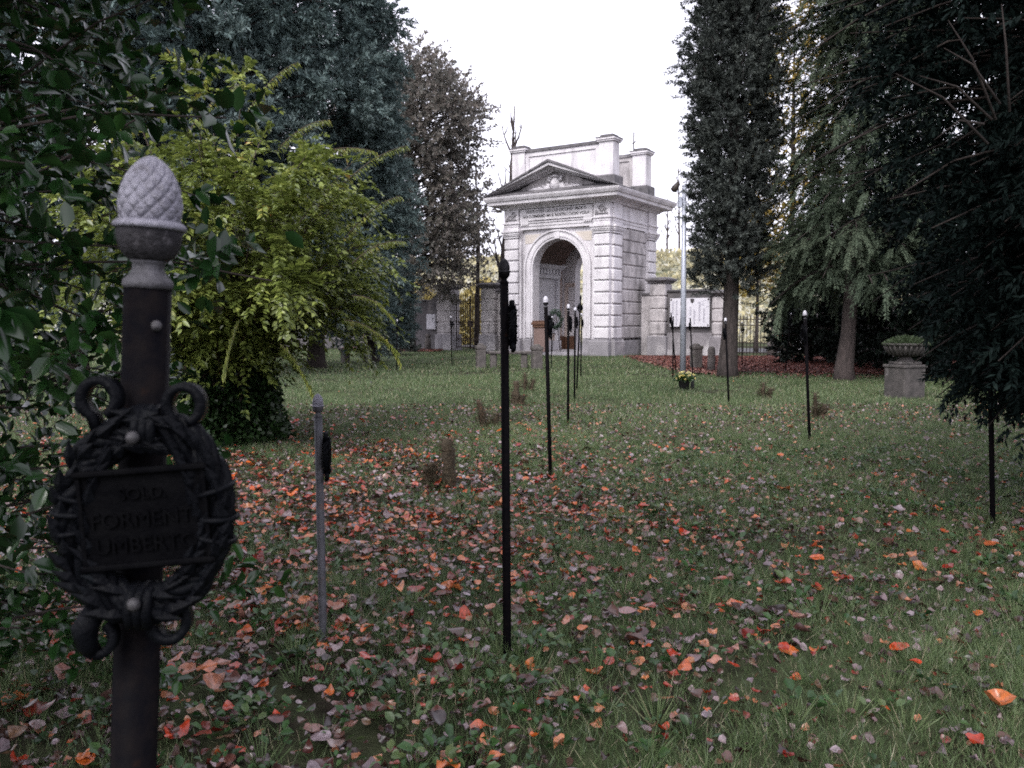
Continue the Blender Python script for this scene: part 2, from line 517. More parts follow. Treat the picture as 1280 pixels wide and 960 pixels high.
T_KITE = (np.array([(0, 0, 0), (0.42, 0.5, 1), (1, 0, 0.0), (0.42, -0.5, 1)]), np.array([(0, 2, 1), (0, 3, 2)]))
T_LEAF = (np.array([(0, 0, 0), (0.25, 0.36, 0.7), (0.62, 0.42, 0.9), (1, 0, -0.3), (0.62, -0.42, 0.9), (0.25, -0.36, 0.7), (0.5, 0, 0)]),
          np.array([(0, 6, 1), (1, 6, 2), (2, 6, 3), (3, 6, 4), (4, 6, 5), (5, 6, 0)]))
T_BLADE = (np.array([(0, 0.5, 0), (0, -0.5, 0), (0.55, 0.32, 0.0), (0.55, -0.32, 0.0), (1, 0, 0)]), np.array([(0, 1, 2), (1, 3, 2), (2, 3, 4)]))
T_TRI = (np.array([(0, 0.5, 0), (0, -0.5, 0), (1, 0, 0)]), np.array([(0, 1, 2)]))


def cards(P, D, U, L, W, rnd, tpl=T_KITE, fold=0.2):
    """Leaf-sized faces: base P, direction D, upper side towards U."""
    n = len(P)
    D = unit(D)
    S = unit(np.cross(U, D) + 1e-6)
    N = np.cross(D, S)
    t, tri = tpl
    L = np.broadcast_to(np.asarray(L, float), (n,))
    W = np.broadcast_to(np.asarray(W, float), (n,))
    V = (P[:, None, :] + D[:, None, :] * (L[:, None] * t[None, :, 0])[..., None]
         + S[:, None, :] * (W[:, None] * t[None, :, 1])[..., None] + N[:, None, :] * (W[:, None] * fold * t[None, :, 2])[..., None])
    T = tri[None] + (np.arange(n) * len(t))[:, None, None]
    return V.reshape(-1, 3), T.reshape(-1, 3), np.repeat(rnd, len(t))


def merge(parts):
    Vs, Ts, Rs, o = [], [], [], 0
    for V, T, r_ in parts:
        Vs.append(V)
        Ts.append(T + o)
        Rs.append(r_)
        o += len(V)
    return np.concatenate(Vs), np.concatenate(Ts), np.concatenate(Rs)


def rand_dirs(n, rng):
    return unit(rng.normal(size=(n, 3)))


def twigs_to_leaves(O, D, LEN, per, leaf, rng, mode='radial', spread=0.9, tipdroop=0.0, tpl=T_KITE, fold=0.2, bias=None, clump=None):
    """Leaves set along straight little twigs: O origin, D direction, LEN length; leaf = (length, width)."""
    n = len(O)
    D = unit(D)
    s = rng.uniform(0.08, 1.0, (n, per))
    ref = np.where(np.abs(D[:, 2:3]) < 0.9, np.array([[0, 0, 1.0]]), np.array([[1.0, 0, 0]]))
    A = unit(np.cross(D, ref))
    B = np.cross(A, D)
    pos = O[:, None, :] + D[:, None, :] * (LEN[:, None] * s)[..., None]
    pos[..., 2] -= tipdroop * LEN[:, None] * s ** 2
    if mode == 'radial':
        a = rng.uniform(0, 2 * PI, (n, per))
        side = A[:, None, :] * np.cos(a)[..., None] + B[:, None, :] * np.sin(a)[..., None]
        up = rng.normal(size=(n, per, 3)) * 0.6 + np.array([0, 0, 1.0])
    else:                       # two ranks, in the plane of the twig
        sg = rng.choice([-1.0, 1.0], (n, per))
        side = A[:, None, :] * sg[..., None] + B[:, None, :] * rng.normal(0, 0.25, (n, per))[..., None]
        up = B[:, None, :] + rng.normal(0, 0.25, (n, per, 3))
    dirs = D[:, None, :] * rng.uniform(0.35, 1.0, (n, per))[..., None] + side * spread
    dirs[..., 2] -= tipdroop * 1.2 * s
    if bias is not None:
        dirs = dirs + np.asarray(bias)
    P, DD, U = pos.reshape(-1, 3), dirs.reshape(-1, 3), up.reshape(-1, 3)
    m = len(P)
    k = rng.uniform(0.7, 1.25, m)
    base = clump if clump is not None else rng.uniform(0, 1, n)
    rnd = np.clip(np.repeat(base, per) * 0.5 + rng.uniform(0, 1, m) * 0.5, 0, 0.999)
    return cards(P, DD, U, leaf[0] * k, leaf[1] * k, rnd, tpl, fold)


def polyline(start, direction, length, n, droop, wob, rng):
    p = np.array(start, float)
    d = np.array(direction, float)
    d /= np.linalg.norm(d)
    pts = [p.copy()]
    for _ in range(n):
        d = d + rng.normal(0, wob, 3)
        d[2] -= droop / n
        d /= np.linalg.norm(d)
        p = p + d * (length / n)
        pts.append(p.copy())
    return np.array(pts)


def tree(name, label, cat, base, H, r0, z0, profile, leafmat, bark, seed, n_limbs=60, rise=0.3, droop=0.3, twig=0.4,
         per=16, twigs_per_m=9, leaf=(0.12, 0.04), mode='radial', tipdroop=0.0, lean=(0, 0), top_r=0.02, spread=0.9, limb_r=0.035,
         group=None, inner=0.25, scat=0.35, trunk_pts=None, az=None, flare=1.5, bias=None):
    """A tapered trunk with limbs, twigs along the limbs and leaves along the twigs. profile(t) = limb reach, t from crown foot to top."""
    rng = np.random.default_rng(seed)
    root = thing(name, label, cat, base, 0, group)
    mb = MB()
    nt_ = 14
    tp, tr = [], []
    for i in range(nt_ + 1):
        t = i / nt_
        z = H * t
        tp.append((lean[0] * z + 0.05 * math.sin(t * 7 + seed) * r0 * 4, lean[1] * z + 0.05 * math.cos(t * 6 + seed) * r0 * 4, z))
        tr.append(max(top_r, r0 * (1 - t) ** 0.8) * (1 + (flare - 1) * math.exp(-z / 0.28)))
    tp.insert(1, (lean[0] * 0.25, lean[1] * 0.25, 0.25))
    tr.insert(1, r0 * (1 + (flare - 1) * 0.4))
    tp[0] = (tp[0][0], tp[0][1], -0.15)
    mb.tube(tp, tr, 12)
    O, D, LN, CL = [], [], [], []
    for i in range(n_limbs):
        t = (i + rng.uniform(0, 1)) / n_limbs
        t = t ** 0.92
        zz = z0 + (H - z0) * t
        a = i * 2.399963 + rng.normal(0, 0.3)
        if az is not None:
            a = rng.uniform(*az)
        reach = profile(t) * rng.uniform(0.72, 1.12)
        if reach < 0.12:
            reach = 0.12
        d0 = (math.cos(a), math.sin(a), rise + rng.normal(0, 0.12))
        st = (lean[0] * zz, lean[1] * zz, zz)
        pl = polyline(st, d0, reach * math.sqrt(1 + rise * rise), 6, droop, 0.06, rng)
        rr = max(0.008, min(limb_r * (reach / 2.0) ** 0.7, 0.5 * r0 * (1 - t) + 0.012))
        mb.tube(pl, np.linspace(rr, rr * 0.25, len(pl)), 5)
        ntw = max(4, int(reach * twigs_per_m))
        s = rng.uniform(inner, 1.0, ntw) ** 0.75
        idx = np.minimum((s * 6).astype(int), 5)
        fr = s * 6 - idx
        pos = pl[idx] * (1 - fr)[:, None] + pl[idx + 1] * fr[:, None]
        tang = unit(pl[idx + 1] - pl[idx])
        sdir = rand_dirs(ntw, rng)
        dd = tang * 0.8 + sdir * 0.75
        O.append(pos + sdir * scat * twig * 0.5)
        D.append(dd)
        LN.append(twig * rng.uniform(0.6, 1.2, ntw) * (1.0 - 0.35 * s))
        CL.append(np.clip(np.full(ntw, rng.uniform(0, 1)) * 0.6 + s * 0.4, 0, 1))
    O, D, LN, CL = np.concatenate(O), np.concatenate(D), np.concatenate(LN), np.concatenate(CL)
    mb.build('trunk', bark, root)
    V, T, r_ = twigs_to_leaves(O, D, LN, per, leaf, rng, mode, spread, tipdroop, bias=bias, clump=CL)
    soup('crown', V, T, r_, leafmat, root)
    return root


# -------------------------------------------------------------------- lawn
def build_lawn():
    def axis(lo, hi, near0, near1, step, far):
        a = list(np.arange(near0, near1 + 1e-6, step))
        b = near1
        g = step
        while b < hi:
            g *= far
            b += g
            a.append(min(b, hi))
        b, g = near0, step
        while b > lo:
            g *= far
            b -= g
            a.insert(0, max(b, lo))
        return np.array(a)
    xs = axis(-500, 500, -14, 16, 0.25, 1.5)
    ys = axis(-60, 900, -3, 40, 0.25, 1.5)
    X, Y = np.meshgrid(xs, ys)
    Z = 0.018 * np.sin(X * 2.1 + Y * 0.7) * np.sin(Y * 1.7 - X * 0.4) + 0.010 * np.sin(X * 5.3 + 1) * np.sin(Y * 4.7) - 0.03
    V = np.stack([X, Y, Z], -1).reshape(-1, 3)
    nx, ny = len(xs), len(ys)
    i = np.arange((ny - 1) * (nx - 1))
    a = (i // (nx - 1)) * nx + i % (nx - 1)
    T = np.concatenate([np.stack([a, a + 1, a + nx + 1], -1), np.stack([a, a + nx + 1, a + nx], -1)])
    o = soup('lawn', V, T, np.zeros(len(V)), M_LAWN)
    o.data.polygons.foreach_set('use_smooth', [True] * len(o.data.polygons))
    tag(o, kind='structure')


build_lawn()


def hash_noise(x, y, s):
    return (np.sin(x * 1.7 * s + 1.3) * np.sin(y * 1.3 * s + 0.7) + np.sin(x * 0.9 * s - y * 1.1 * s + 2.1) + np.sin(x * 2.9 * s + y * 2.3 * s)) / 3


def wedge(n, y0, y1, rng, margin=1.0):
    """Points on the lawn in front of the viewer, a little wider than the view."""
    y = np.sqrt(rng.uniform(y0 ** 2, y1 ** 2, n))
    hw = 0.61 * y + margin
    return rng.uniform(-1, 1, n) * hw, y


def litter_zone(x, y):
    """How far a place lies in the rust-red litter under the hedge and conifers (0 to 1)."""
    yb = 22.3 - 0.30 * np.clip(x - 9, 0, 9) + 0.6 * np.sin(x * 1.3) + 0.35 * np.sin(x * 3.1)
    return np.clip((y - yb) / 1.8, 0, 1) * np.clip((x - 4.4) / 1.2, 0, 1)


def build_grass():
    rng = np.random.default_rng(5)
    parts = []
    for (n, y0, y1, h0, h1, wd, tpl) in ((280000, 1.3, 5.0, 0.014, 0.048, 0.0032, T_BLADE), (270000, 5.0, 11, 0.020, 0.056, 0.0050, T_TRI),
                                         (230000, 11, 22, 0.025, 0.060, 0.010, T_TRI), (190000, 22, 44, 0.03, 0.065, 0.020, T_TRI)):
        x, y = wedge(n, y0, y1, rng, 1.2)
        dn = hash_noise(x, y, 1.1) + 0.6 * hash_noise(x, y, 3.7)
        bare = 0.75 * np.exp(-((x + 1.6) / 2.2) ** 2 - ((y - 5.5) / 3.0) ** 2) + 0.9 * np.exp(-((x + 3.0) / 1.8) ** 2 - ((y - 8.5) / 2.0) ** 2)
        bare = bare + 0.9 * np.clip((-x - 0.3) / 0.5, 0, 1) * np.clip((3.6 - y) / 1.5, 0, 1)
        keep = (rng.uniform(-0.9, 0.75, n) < dn + 0.40 - bare * 1.1) & (rng.uniform(0, 1, n) > litter_zone(x, y) * 1.05)
        x, y, dn = x[keep], y[keep], dn[keep]
        m = len(x)
        cl = hash_noise(x, y, 9.0)
        h = rng.uniform(h0, h1, m) * (1 + 0.75 * np.clip(cl, 0, 1)) * (1 + 0.8 * np.clip(dn, 0, 1))
        D = np.stack([rng.normal(0, 0.55, m), rng.normal(0, 0.55, m), np.full(m, 1.0)], -1)
        U = np.stack([rng.normal(0, 1, m), rng.normal(0, 1, m), np.zeros(m)], -1)
        P = np.stack([x, y, np.full(m, -0.035)], -1)
        r_ = np.clip(0.33 + 0.22 * cl + 0.16 * hash_noise(x, y, 0.6) + rng.normal(0, 0.2, m), 0, 0.9)
        r_ = np.where(rng.uniform(0, 1, m) < 0.085, rng.uniform(0.9, 1, m), r_)
        parts.append(cards(P, D, U, h + 0.03, wd * rng.uniform(0.7, 1.3, m), r_, tpl, 0.0))
    # taller tufts close by
    tx, ty = wedge(1000, 1.9, 10.0, rng, 0.6)
    k = (tx > -0.9) | (rng.uniform(0, 1, 1000) < 0.35)
    tx, ty = tx[k], ty[k]
    for (px, py) in ((404, 797), (634, 817), (688, 597), (710, 529), (718, 501), (1012, 551), (911, 506), (1241, 652), (553, 607), (609, 533), (644, 505)):
        g = ground(px, py)
        tx = np.append(tx, g.x + rng.normal(0, 0.045, 7))
        ty = np.append(ty, g.y + rng.normal(0, 0.045, 7))
    n = 34
    a = rng.uniform(0, 2 * PI, (len(tx), n))
    sp = rng.uniform(0.05, 0.85, (len(tx), n))
    P = np.stack([tx[:, None] + 0.035 * np.cos(a) * sp, ty[:, None] + 0.035 * np.sin(a) * sp, np.full(a.shape, -0.03)], -1).reshape(-1, 3)
    D = np.stack([np.cos(a) * sp, np.sin(a) * sp, np.full(a.shape, 0.8)], -1).reshape(-1, 3)
    U = np.stack([-np.sin(a), np.cos(a), a * 0], -1).reshape(-1, 3) + rng.normal(0, 0.4, (len(P), 3))
    sz = np.repeat(rng.uniform(0.07, 0.15, len(tx)), n)
    parts.append(cards(P, D, U, sz * rng.uniform(0.6, 1.1, len(P)), 0.0042, np.clip(np.repeat(rng.uniform(0.1, 0.75, len(tx)), n) + rng.normal(0, 0.12, len(P)), 0, 1), T_BLADE, 0))
    V, T, r_ = merge(parts)
    tag(soup('grass', V, T, r_, L_GRASS), 'short damp grass covering the lawn between the posts', 'grass', kind='stuff')


build_grass()

def leaf_template(rows, cols):
    """A broad leaf as a little grid: along s, across w, half-width following the outline."""
    s_, w_, T = [], [], []
    for i in range(rows + 1):
        t = i / rows
        hw = 0.45 * (math.sin(PI * t ** 0.8) ** 0.72 if 0 < t < 1 else 0.0) + 0.008
        for k in range(cols + 1):
            q = 2 * k / cols - 1
            s_.append(t + 0.05 * abs(q) * (1 if i == 0 else 0))
            w_.append(q * hw)
    for i in range(rows):
        for k in range(cols):
            a = i * (cols + 1) + k
            T += [(a, a + 1, a + cols + 2), (a, a + cols + 2, a + cols + 1)]
    return np.array(s_), np.array(w_), np.array(T)


LEAF_FINE, LEAF_PLAIN = leaf_template(9, 4), leaf_template(4, 2)


def fallen(P, size, rng, rnd, flat=0.35, tpl=LEAF_PLAIN):
    """Leaves lying on the ground, each curled, folded and crinkled in its own way."""
    s, wv, T0 = tpl
    n, m = len(P), len(s)
    a = rng.uniform(0, 2 * PI, n)
    tilt = rng.normal(0, flat, (n, 2))
    N = unit(np.stack([tilt[:, 0], tilt[:, 1], np.ones(n)], -1))
    D0 = np.stack([np.cos(a), np.sin(a), np.zeros(n)], -1)
    S = unit(np.cross(N, D0))
    D = np.cross(S, N)
    col = lambda v: v[:, None]
    ph = col(rng.uniform(0, 2 * PI, n))
    wv_ = wv[None] * col(rng.uniform(0.75, 1.25, n)) * (1 + 0.06 * np.sin(s[None] * col(rng.uniform(5, 14, n)) + ph))
    ss = s[None] + 0.035 * np.sin(wv[None] * col(rng.uniform(2, 7, n)) + ph)
    up = (col(rng.normal(0.35, 0.55, n)) * wv_ ** 2 + col(np.abs(rng.normal(0, 0.18, n))) * np.abs(wv_) + col(rng.normal(0.2, 0.5, n)) * (ss - 0.5) ** 2
          + col(rng.normal(0, 0.11, n)) * np.sin(s[None] * 9 + ph) * np.abs(wv_) * 2 + col(rng.normal(0, 0.2, n)) * wv_ * (ss - 0.5))
    up = up - up.min(1, keepdims=True) * 0.7
    sz = size[:, None]
    V = P[:, None] + D[:, None] * ((ss - 0.5) * sz)[..., None] + S[:, None] * (wv_ * sz)[..., None] + N[:, None] * (up * sz)[..., None]
    T = np.repeat(T0[None], n, 0) + (np.arange(n) * m)[:, None, None]
    flip = rng.uniform(0, 1, n) < 0.5
    T[flip] = T[flip][:, :, ::-1]
    return V.reshape(-1, 3), T.reshape(-1, 3), np.repeat(rnd, m)


def build_fallen_leaves():
    rng = np.random.default_rng(21)
    parts = []
    for n, y0, y1 in ((26000, 1.4, 6), (30000, 6, 12), (12000, 12, 34)):
        x, y = wedge(n, y0, y1, rng, 0.8)
        band = np.exp(-((x + 1.3) / 2.0) ** 2 - ((y - 6.0) / 2.6) ** 2)
        left = 0.9 * np.clip((-x - 0.1) / 0.7, 0, 1) * np.clip((5.2 - y) / 2, 0, 1)
        mid = 0.42 * np.exp(-((x - 0.7) / 1.3) ** 2 - ((y - 5.2) / 2.4) ** 2) + 0.24 * np.exp(-((x - 2.2) / 2.0) ** 2 - ((y - 6.3) / 2.2) ** 2)
        left2 = 0.35 * np.exp(-((x + 3.2) / 1.8) ** 2 - ((y - 8.5) / 2.2) ** 2)
        base = np.where(y < 11, 0.10, 0.035) + 0.05 * np.clip(hash_noise(x, y, 0.9), 0, 1)
        right = 0.38 + 0.62 * np.clip((0.9 - x) / 0.8 + 0.4 * np.clip((y - 4.5) / 2, 0, 1), 0, 1)
        d = np.clip(0.75 * band + left + mid + left2 + base, 0, 1) * right * (0.45 + 0.85 * np.clip(hash_noise(x, y, 2.3) + 0.35, 0, 1))
        keep = rng.uniform(0, 1, n) < d * (0.34 if y0 < 6 else 0.46)
        x, y = x[keep], y[keep]
        m = len(x)
        dull = 0.47 + 0.28 * np.clip((5 - y) / 3, 0, 1) * (x < 0.5)
        r_ = np.where(rng.uniform(0, 1, m) < dull, np.where(rng.uniform(0, 1, m) < 0.5, rng.uniform(0, 0.2, m), rng.uniform(0.72, 1, m)), rng.uniform(0.25, 0.72, m))
        z = rng.uniform(-0.008, 0.030, m)
        sz = (0.034 + 0.056 * rng.uniform(0, 1, m) ** 2.0) * np.where(rng.uniform(0, 1, m) < 0.25, 0.7, 1.0)
        parts.append(fallen(np.stack([x, y, z], -1), sz, rng, r_, 0.22, LEAF_FINE if y0 < 12 else LEAF_PLAIN))
    V, T, r_ = merge(parts)
    fl = soup('fallen_leaves', V, T, r_, L_FALLEN)
    fl.data.polygons.foreach_set('use_smooth', [True] * len(fl.data.polygons))
    tag(fl, 'wet red, pink and brown leaves fallen on the grass', 'fallen leaves', kind='stuff')
    # small dark shreds between them, pale lilac ones painted as wet glints
    n = 60000
    x, y = wedge(n, 1.4, 14, rng, 0.8)
    d = np.clip(np.exp(-((x + 1.3) / 2.4) ** 2 - ((y - 5.5) / 3.4) ** 2) + 0.35 * np.exp(-((x - 1.6) / 2.0) ** 2 - ((y - 6.0) / 3.0) ** 2) + 0.9 * np.clip((-x) / 0.8, 0, 1) * np.clip((5.0 - y) / 2, 0, 1) + 0.30, 0, 1)
    k = rng.uniform(0, 1, n) < d
    P = np.stack([x[k], y[k], rng.uniform(-0.02, 0.018, k.sum())], -1)
    V, T, r_ = fallen(P, rng.uniform(0.015, 0.05, len(P)), rng, rng.choice([0.02, 0.06, 0.1, 0.15, 0.30, 0.70, 0.84, 0.90, 0.92, 0.98], len(P)), 0.5)
    tag(soup('leaf_shreds', V, T, r_, L_FALLEN), 'dark brown and pale glint-coloured shreds of older leaves rotting between the grass blades', 'leaf litter', kind='stuff')


build_fallen_leaves()


def build_weeds():
    rng = np.random.default_rng(8)
    n = 3600
    x, y = wedge(n, 1.7, 9.0, rng, 0.6)
    d = 0.16 + 0.5 * np.clip(hash_noise(x, y, 2.0), 0, 1) + 0.9 * np.clip((0.6 - x) / 1.0, 0, 1) * np.clip((4.6 - y) / 1.6, 0, 1)
    k = rng.uniform(0, 1, n) < d
    x, y = x[k], y[k]
    m, per = len(x), 9
    a = rng.uniform(0, 2 * PI, (m, per))
    rad = rng.uniform(0.0, 0.07, (m, per))
    P = np.stack([x[:, None] + rad * np.cos(a), y[:, None] + rad * np.sin(a), rng.uniform(-0.01, 0.035, (m, per))], -1).reshape(-1, 3)
    D = np.stack([np.cos(a), np.sin(a), rng.uniform(0.1, 0.9, (m, per))], -1).reshape(-1, 3)
    U = np.zeros_like(D)
    U[:, 2] = 1
    U += rng.normal(0, 0.35, U.shape)
    sz = np.repeat(rng.uniform(0.022, 0.050, m), per) * rng.uniform(0.6, 1.2, m * per)
    r_ = np.clip(np.repeat(rng.uniform(0, 0.9, m), per) + rng.normal(0, 0.1, m * per), 0, 1)
    V, T, r_ = cards(P, D, U, sz, sz * 0.75, r_, T_LEAF, 0.22)
    tag(soup('ground_weeds', V, T, r_, L_WEED), 'low broad-leaved weeds growing among the fallen leaves', 'weeds', kind='stuff')


build_weeds()


def build_litter():
    rng = np.random.default_rng(14)
    # soil sheet under the hedge and conifers, edge wandering
    xs = np.linspace(4.8, 26, 90)
    yb = 22.3 - 0.30 * np.clip(xs - 9, 0, 9) + 0.6 * np.sin(xs * 1.3) + 0.35 * np.sin(xs * 3.1) + 0.4
    mb = MB()
    vs = [(x, y, 0.004) for x, y in zip(xs, yb)] + [(x, 36.0 - 0.25 * (x - 4.8), 0.004) for x in xs]
    n = len(xs)
    mb.add(vs, [(i, i + 1, n + i + 1, n + i) for i in range(n - 1)])
    tag(mb.build('leaf_litter_ground', M_LITTERSOIL), kind='structure')
    n = 110000
    x = rng.uniform(4.4, 22, n)
    y = rng.uniform(19.5, 34, n)
    k = rng.uniform(0, 1, n) < np.clip(litter_zone(x, y) + 0.06 * (x > 5) * (y > 20.5), 0, 1)
    x, y = x[k], y[k]
    P = np.stack([x, y, rng.uniform(0.006, 0.05, len(x))], -1)
    V, T, r_ = fallen(P, rng.uniform(0.035, 0.08, len(x)), rng, rng.uniform(0, 1, len(x)), 0.5)
    x2 = rng.uniform(-9, -3.5, 5000)
    y2 = 41.7 - 0.646 * (x2 + 1.68) - rng.uniform(0.3, 2.4, 5000) ** 1.3
    V2, T2, r2 = fallen(np.stack([x2, y2, rng.uniform(0.0, 0.05, 5000)], -1), rng.uniform(0.05, 0.11, 5000), rng, rng.uniform(0, 1, 5000), 0.5)
    V, T, r_ = merge([(V, T, r_), (V2, T2, r2)])
    tag(soup('leaf_litter', V, T, r_, L_LITTER), 'rust red leaf litter carpeting the ground under the hedge and conifers', 'leaf litter', kind='stuff')


build_litter()


# ----------------------------------------------------------- far hillside
def build_hill():
    rng = np.random.default_rng(3)
    xs = np.linspace(-120, 140, 131)
    ys = np.linspace(62, 135, 38)
    X, Y = np.meshgrid(xs, ys)
    k = np.clip((Y - 62) / 22, 0, 1)
    Z = (k * k * (3 - 2 * k)) * (8.0 + 0.6 * np.sin(X * 0.08) + 0.3 * np.sin(X * 0.31)) + 0.4 * hash_noise(X, Y, 0.5) * k - 0.3
    V = np.stack([X, Y, Z], -1).reshape(-1, 3)
    nx, ny = len(xs), len(ys)
    i = np.arange((ny - 1) * (nx - 1))
    a = (i // (nx - 1)) * nx + i % (nx - 1)
    T = np.concatenate([np.stack([a, a + 1, a + nx + 1], -1), np.stack([a, a + nx + 1, a + nx], -1)])
    o = soup('hillside', V, T, np.zeros(len(V)), M_HILL)
    tag(o, kind='structure')
    n = 26000
    x = rng.uniform(-30, 40, n)
    y = rng.uniform(60, 86, n)
    k = np.clip((y - 62) / 22, 0, 1)
    z = (k * k * (3 - 2 * k)) * (8.0 + 0.6 * np.sin(x * 0.08) + 0.3 * np.sin(x * 0.31)) - 0.2 + rng.uniform(0, 0.5, n)
    P = np.stack([x, y, z], -1)
    D = rand_dirs(n, rng)
    V, T, r_ = cards(P, D, rand_dirs(n, rng), 0.45, 0.3, rng.uniform(0, 1, n))
    tag(soup('hillside_creepers', V, T, r_, L_VINE), 'pale yellow creepers covering the far hillside', 'creepers', kind='stuff')


build_hill()


# ---------------------------------------------------------- memorial posts
POST_H = 1.6


def cone_mesh():
    nth, nz = 192, 90
    V, F = [], []
    for j in range(nz + 1):
        t = j / nz
        r0 = 0.0240 * max(0.0, 1 - max(0, (t - 0.18) / 0.82) ** 2.1) ** 0.62 * (0.94 + 0.06 * min(1, t / 0.18))
        z = 0.050 * t
        for i in range(nth):
            th = 2 * PI * i / nth
            fa = math.sin(6 * th + 3.9 * PI * t)
            fb = math.sin(6 * th - 3.9 * PI * t)
            d = (abs(fa) ** 0.5) * (abs(fb) ** 0.5)
            r_ = max(0.0002, r0 + 0.0030 * (min(d, 0.75) - 0.6) * (1 - t ** 5))
            V.append((r_ * math.cos(th), r_ * math.sin(th), z + 0.0006 * d))
    for j in range(nz):
        for i in range(nth):
            k = (i + 1) % nth
            F.append((j * nth + i, j * nth + k, (j + 1) * nth + k, (j + 1) * nth + i))
    F.append(tuple(range(nth - 1, -1, -1)))
    return V, F


def text_mesh(body, size, extrude, align='CENTER', space=1.0, bold=0.0):
    cu = bpy.data.curves.new('lettering', 'FONT')
    cu.body = body
    cu.size = size
    cu.extrude = extrude
    cu.align_x = align
    cu.align_y = 'CENTER'
    cu.space_character = space
    cu.offset = bold
    cu.resolution_u = 3
    o = bpy.data.objects.new('lettering', cu)
    COL.objects.link(o)
    bpy.context.view_layer.update()
    me = bpy.data.meshes.new_from_object(o.evaluated_get(bpy.context.evaluated_depsgraph_get()))
    bpy.data.objects.remove(o)
    bpy.data.curves.remove(cu)
    return me


def make_post():
    root = thing('memorial_post', 'post', 'memorial post', (0, 0, 0))
    zt = POST_H - 0.0945
    mb = MB()
    mb.tube([(0, 0, -0.9), (0, 0, 0.4), (0, 0, zt)], 0.0168, 20)
    mb.build('pole', M_BLACK, root)
    for c in ((0.0105, -0.0125, zt - 0.030), (0.002, 0.0165, zt - 0.12), (0.0, 0.0165, zt - 0.20)):
        MB().ball(c, 0.0042, 8).build('bolt', M_BOLT, root)
    mb = MB()
    mb.lathe([(0.0174, zt - 0.003), (0.0180, zt), (0.0174, zt + 0.003), (0.0132, zt + 0.007), (0.0112, zt + 0.011), (0.0114, zt + 0.0155), (0.0136, zt + 0.0175)], 32)
    mb.build('collar', M_COLLAR, root)
    mb = MB()
    c0 = zt + 0.0165
    mb.lathe([(0.0112, c0), (0.0150, c0 + 0.002), (0.0190, c0 + 0.006), (0.0218, c0 + 0.012), (0.0230, c0 + 0.019), (0.0232, c0 + 0.0245)], 36)
    mb.build('cup', M_DULLCUP, root)
    mb = MB()
    rim = [(0.0230, c0 + 0.0238), (0.0250, c0 + 0.0244), (0.0257, c0 + 0.0262), (0.0251, c0 + 0.0282), (0.0230, c0 + 0.0300), (0.0205, c0 + 0.0305)]
    mb.lathe(rim, 36)
    V, F = cone_mesh()
    mb.add([(x * 0.925, y * 0.925, z * 0.96 + c0 + 0.0298) for x, y, z in V], F, True)
    mb.build('pinecone', M_SILVER, root)
    # wreath: bundles of bronze leaves twisted round an oval ring
    yc, zc = -0.030, POST_H - 0.263
    rx, rz = 0.0500, 0.0655
    xo = 0.013
    rnd = random.Random(4)
    mb = MB()
    for s in range(13):
        pts, rad = [], []
        ph = s / 13 * 2 * PI
        turns = rnd.choice([3, 4, 4, 5])
        br = 0.0105 if s else 0.0
        for i in range(110):
            th = 2 * PI * i / 110
            tw = ph + turns * th
            pr = br * (0.9 + 0.25 * math.sin(5 * th + ph))
            rr = 1 + pr * math.cos(tw) / 0.06
            pts.append((xo + rx * rr * math.cos(th), yc + pr * math.sin(tw) * 0.8, zc + rz * rr * math.sin(th)))
            rad.append((0.0042 if s else 0.0095) * (0.75 + 0.45 * abs(math.sin(3.5 * th + ph * 2.3))))
        mb.tube(pts, rad, 7, closed=True)
    # overlapping leaf tips lying along the ring
    for i in range(46):
        th = PI / 2 + (i // 2) / 23 * PI * (1 if i % 2 else -1)
        sgn = -1 if i % 2 else 1
        for off in (-0.010, 0.006):
            c = Vector((xo + (rx + off) * math.cos(th), yc - 0.0125 + abs(off) * 0.3, zc + (rz + off) * math.sin(th)))
            tn = Vector((-math.sin(th) * rx, 0, math.cos(th) * rz)).normalized() * (1 if sgn > 0 else -1)
            side = Vector((math.cos(th), 0, math.sin(th)))
            L_, W_ = rnd.uniform(0.018, 0.027), rnd.uniform(0.004, 0.006)
            d = (tn + side * rnd.uniform(-0.35, 0.35) + Vector((0, -0.15, 0))).normalized()
            sv = d.cross(Vector((0, -1, 0))).normalized()
            q = [c, c + d * L_ * 0.45 + sv * W_, c + d * L_ + Vector((0, -0.003, 0)), c + d * L_ * 0.45 - sv * W_, c + d * L_ * 0.45 + Vector((0, -0.0035, 0)), c + Vector((0, 0.004, 0)) + d * L_ * 0.45]
            mb.add(q, [(0, 1, 4), (1, 2, 4), (2, 3, 4), (3, 0, 4), (1, 0, 5), (2, 1, 5), (3, 2, 5), (0, 3, 5)], False)
    wre = mb.build('wreath', M_BRONZE, root)
    # ribbon: bands round the ring, curled ends above and below
    for th, wd in ((R(90), 0.016), (R(270), 0.018), (R(2), 0.004), (R(-11), 0.004), (R(20), 0.004), (R(178), 0.004), (R(190), 0.004), (R(168), 0.004)):
        mb = MB()
        c = Vector((xo + rx * math.cos(th), yc, zc + rz * math.sin(th)))
        tn = Vector((-math.sin(th) * rx, 0, math.cos(th) * rz)).normalized()
        side = Vector((math.cos(th), 0, math.sin(th)))
        for k in (-1, 0, 1) if wd > 0.01 else (0,):
            pts = []
            for i in range(20):
                a = 2 * PI * i / 20
                pts.append(c + tn * k * wd * 0.33 + side * 0.0140 * math.cos(a) + Vector((0, 1, 0)) * 0.0145 * math.sin(a))
            mb.tube(pts, 0.0022 if wd < 0.01 else wd * 0.24, 6, closed=True)
        mb.build('ribbon_band', M_BRONZE, wre)

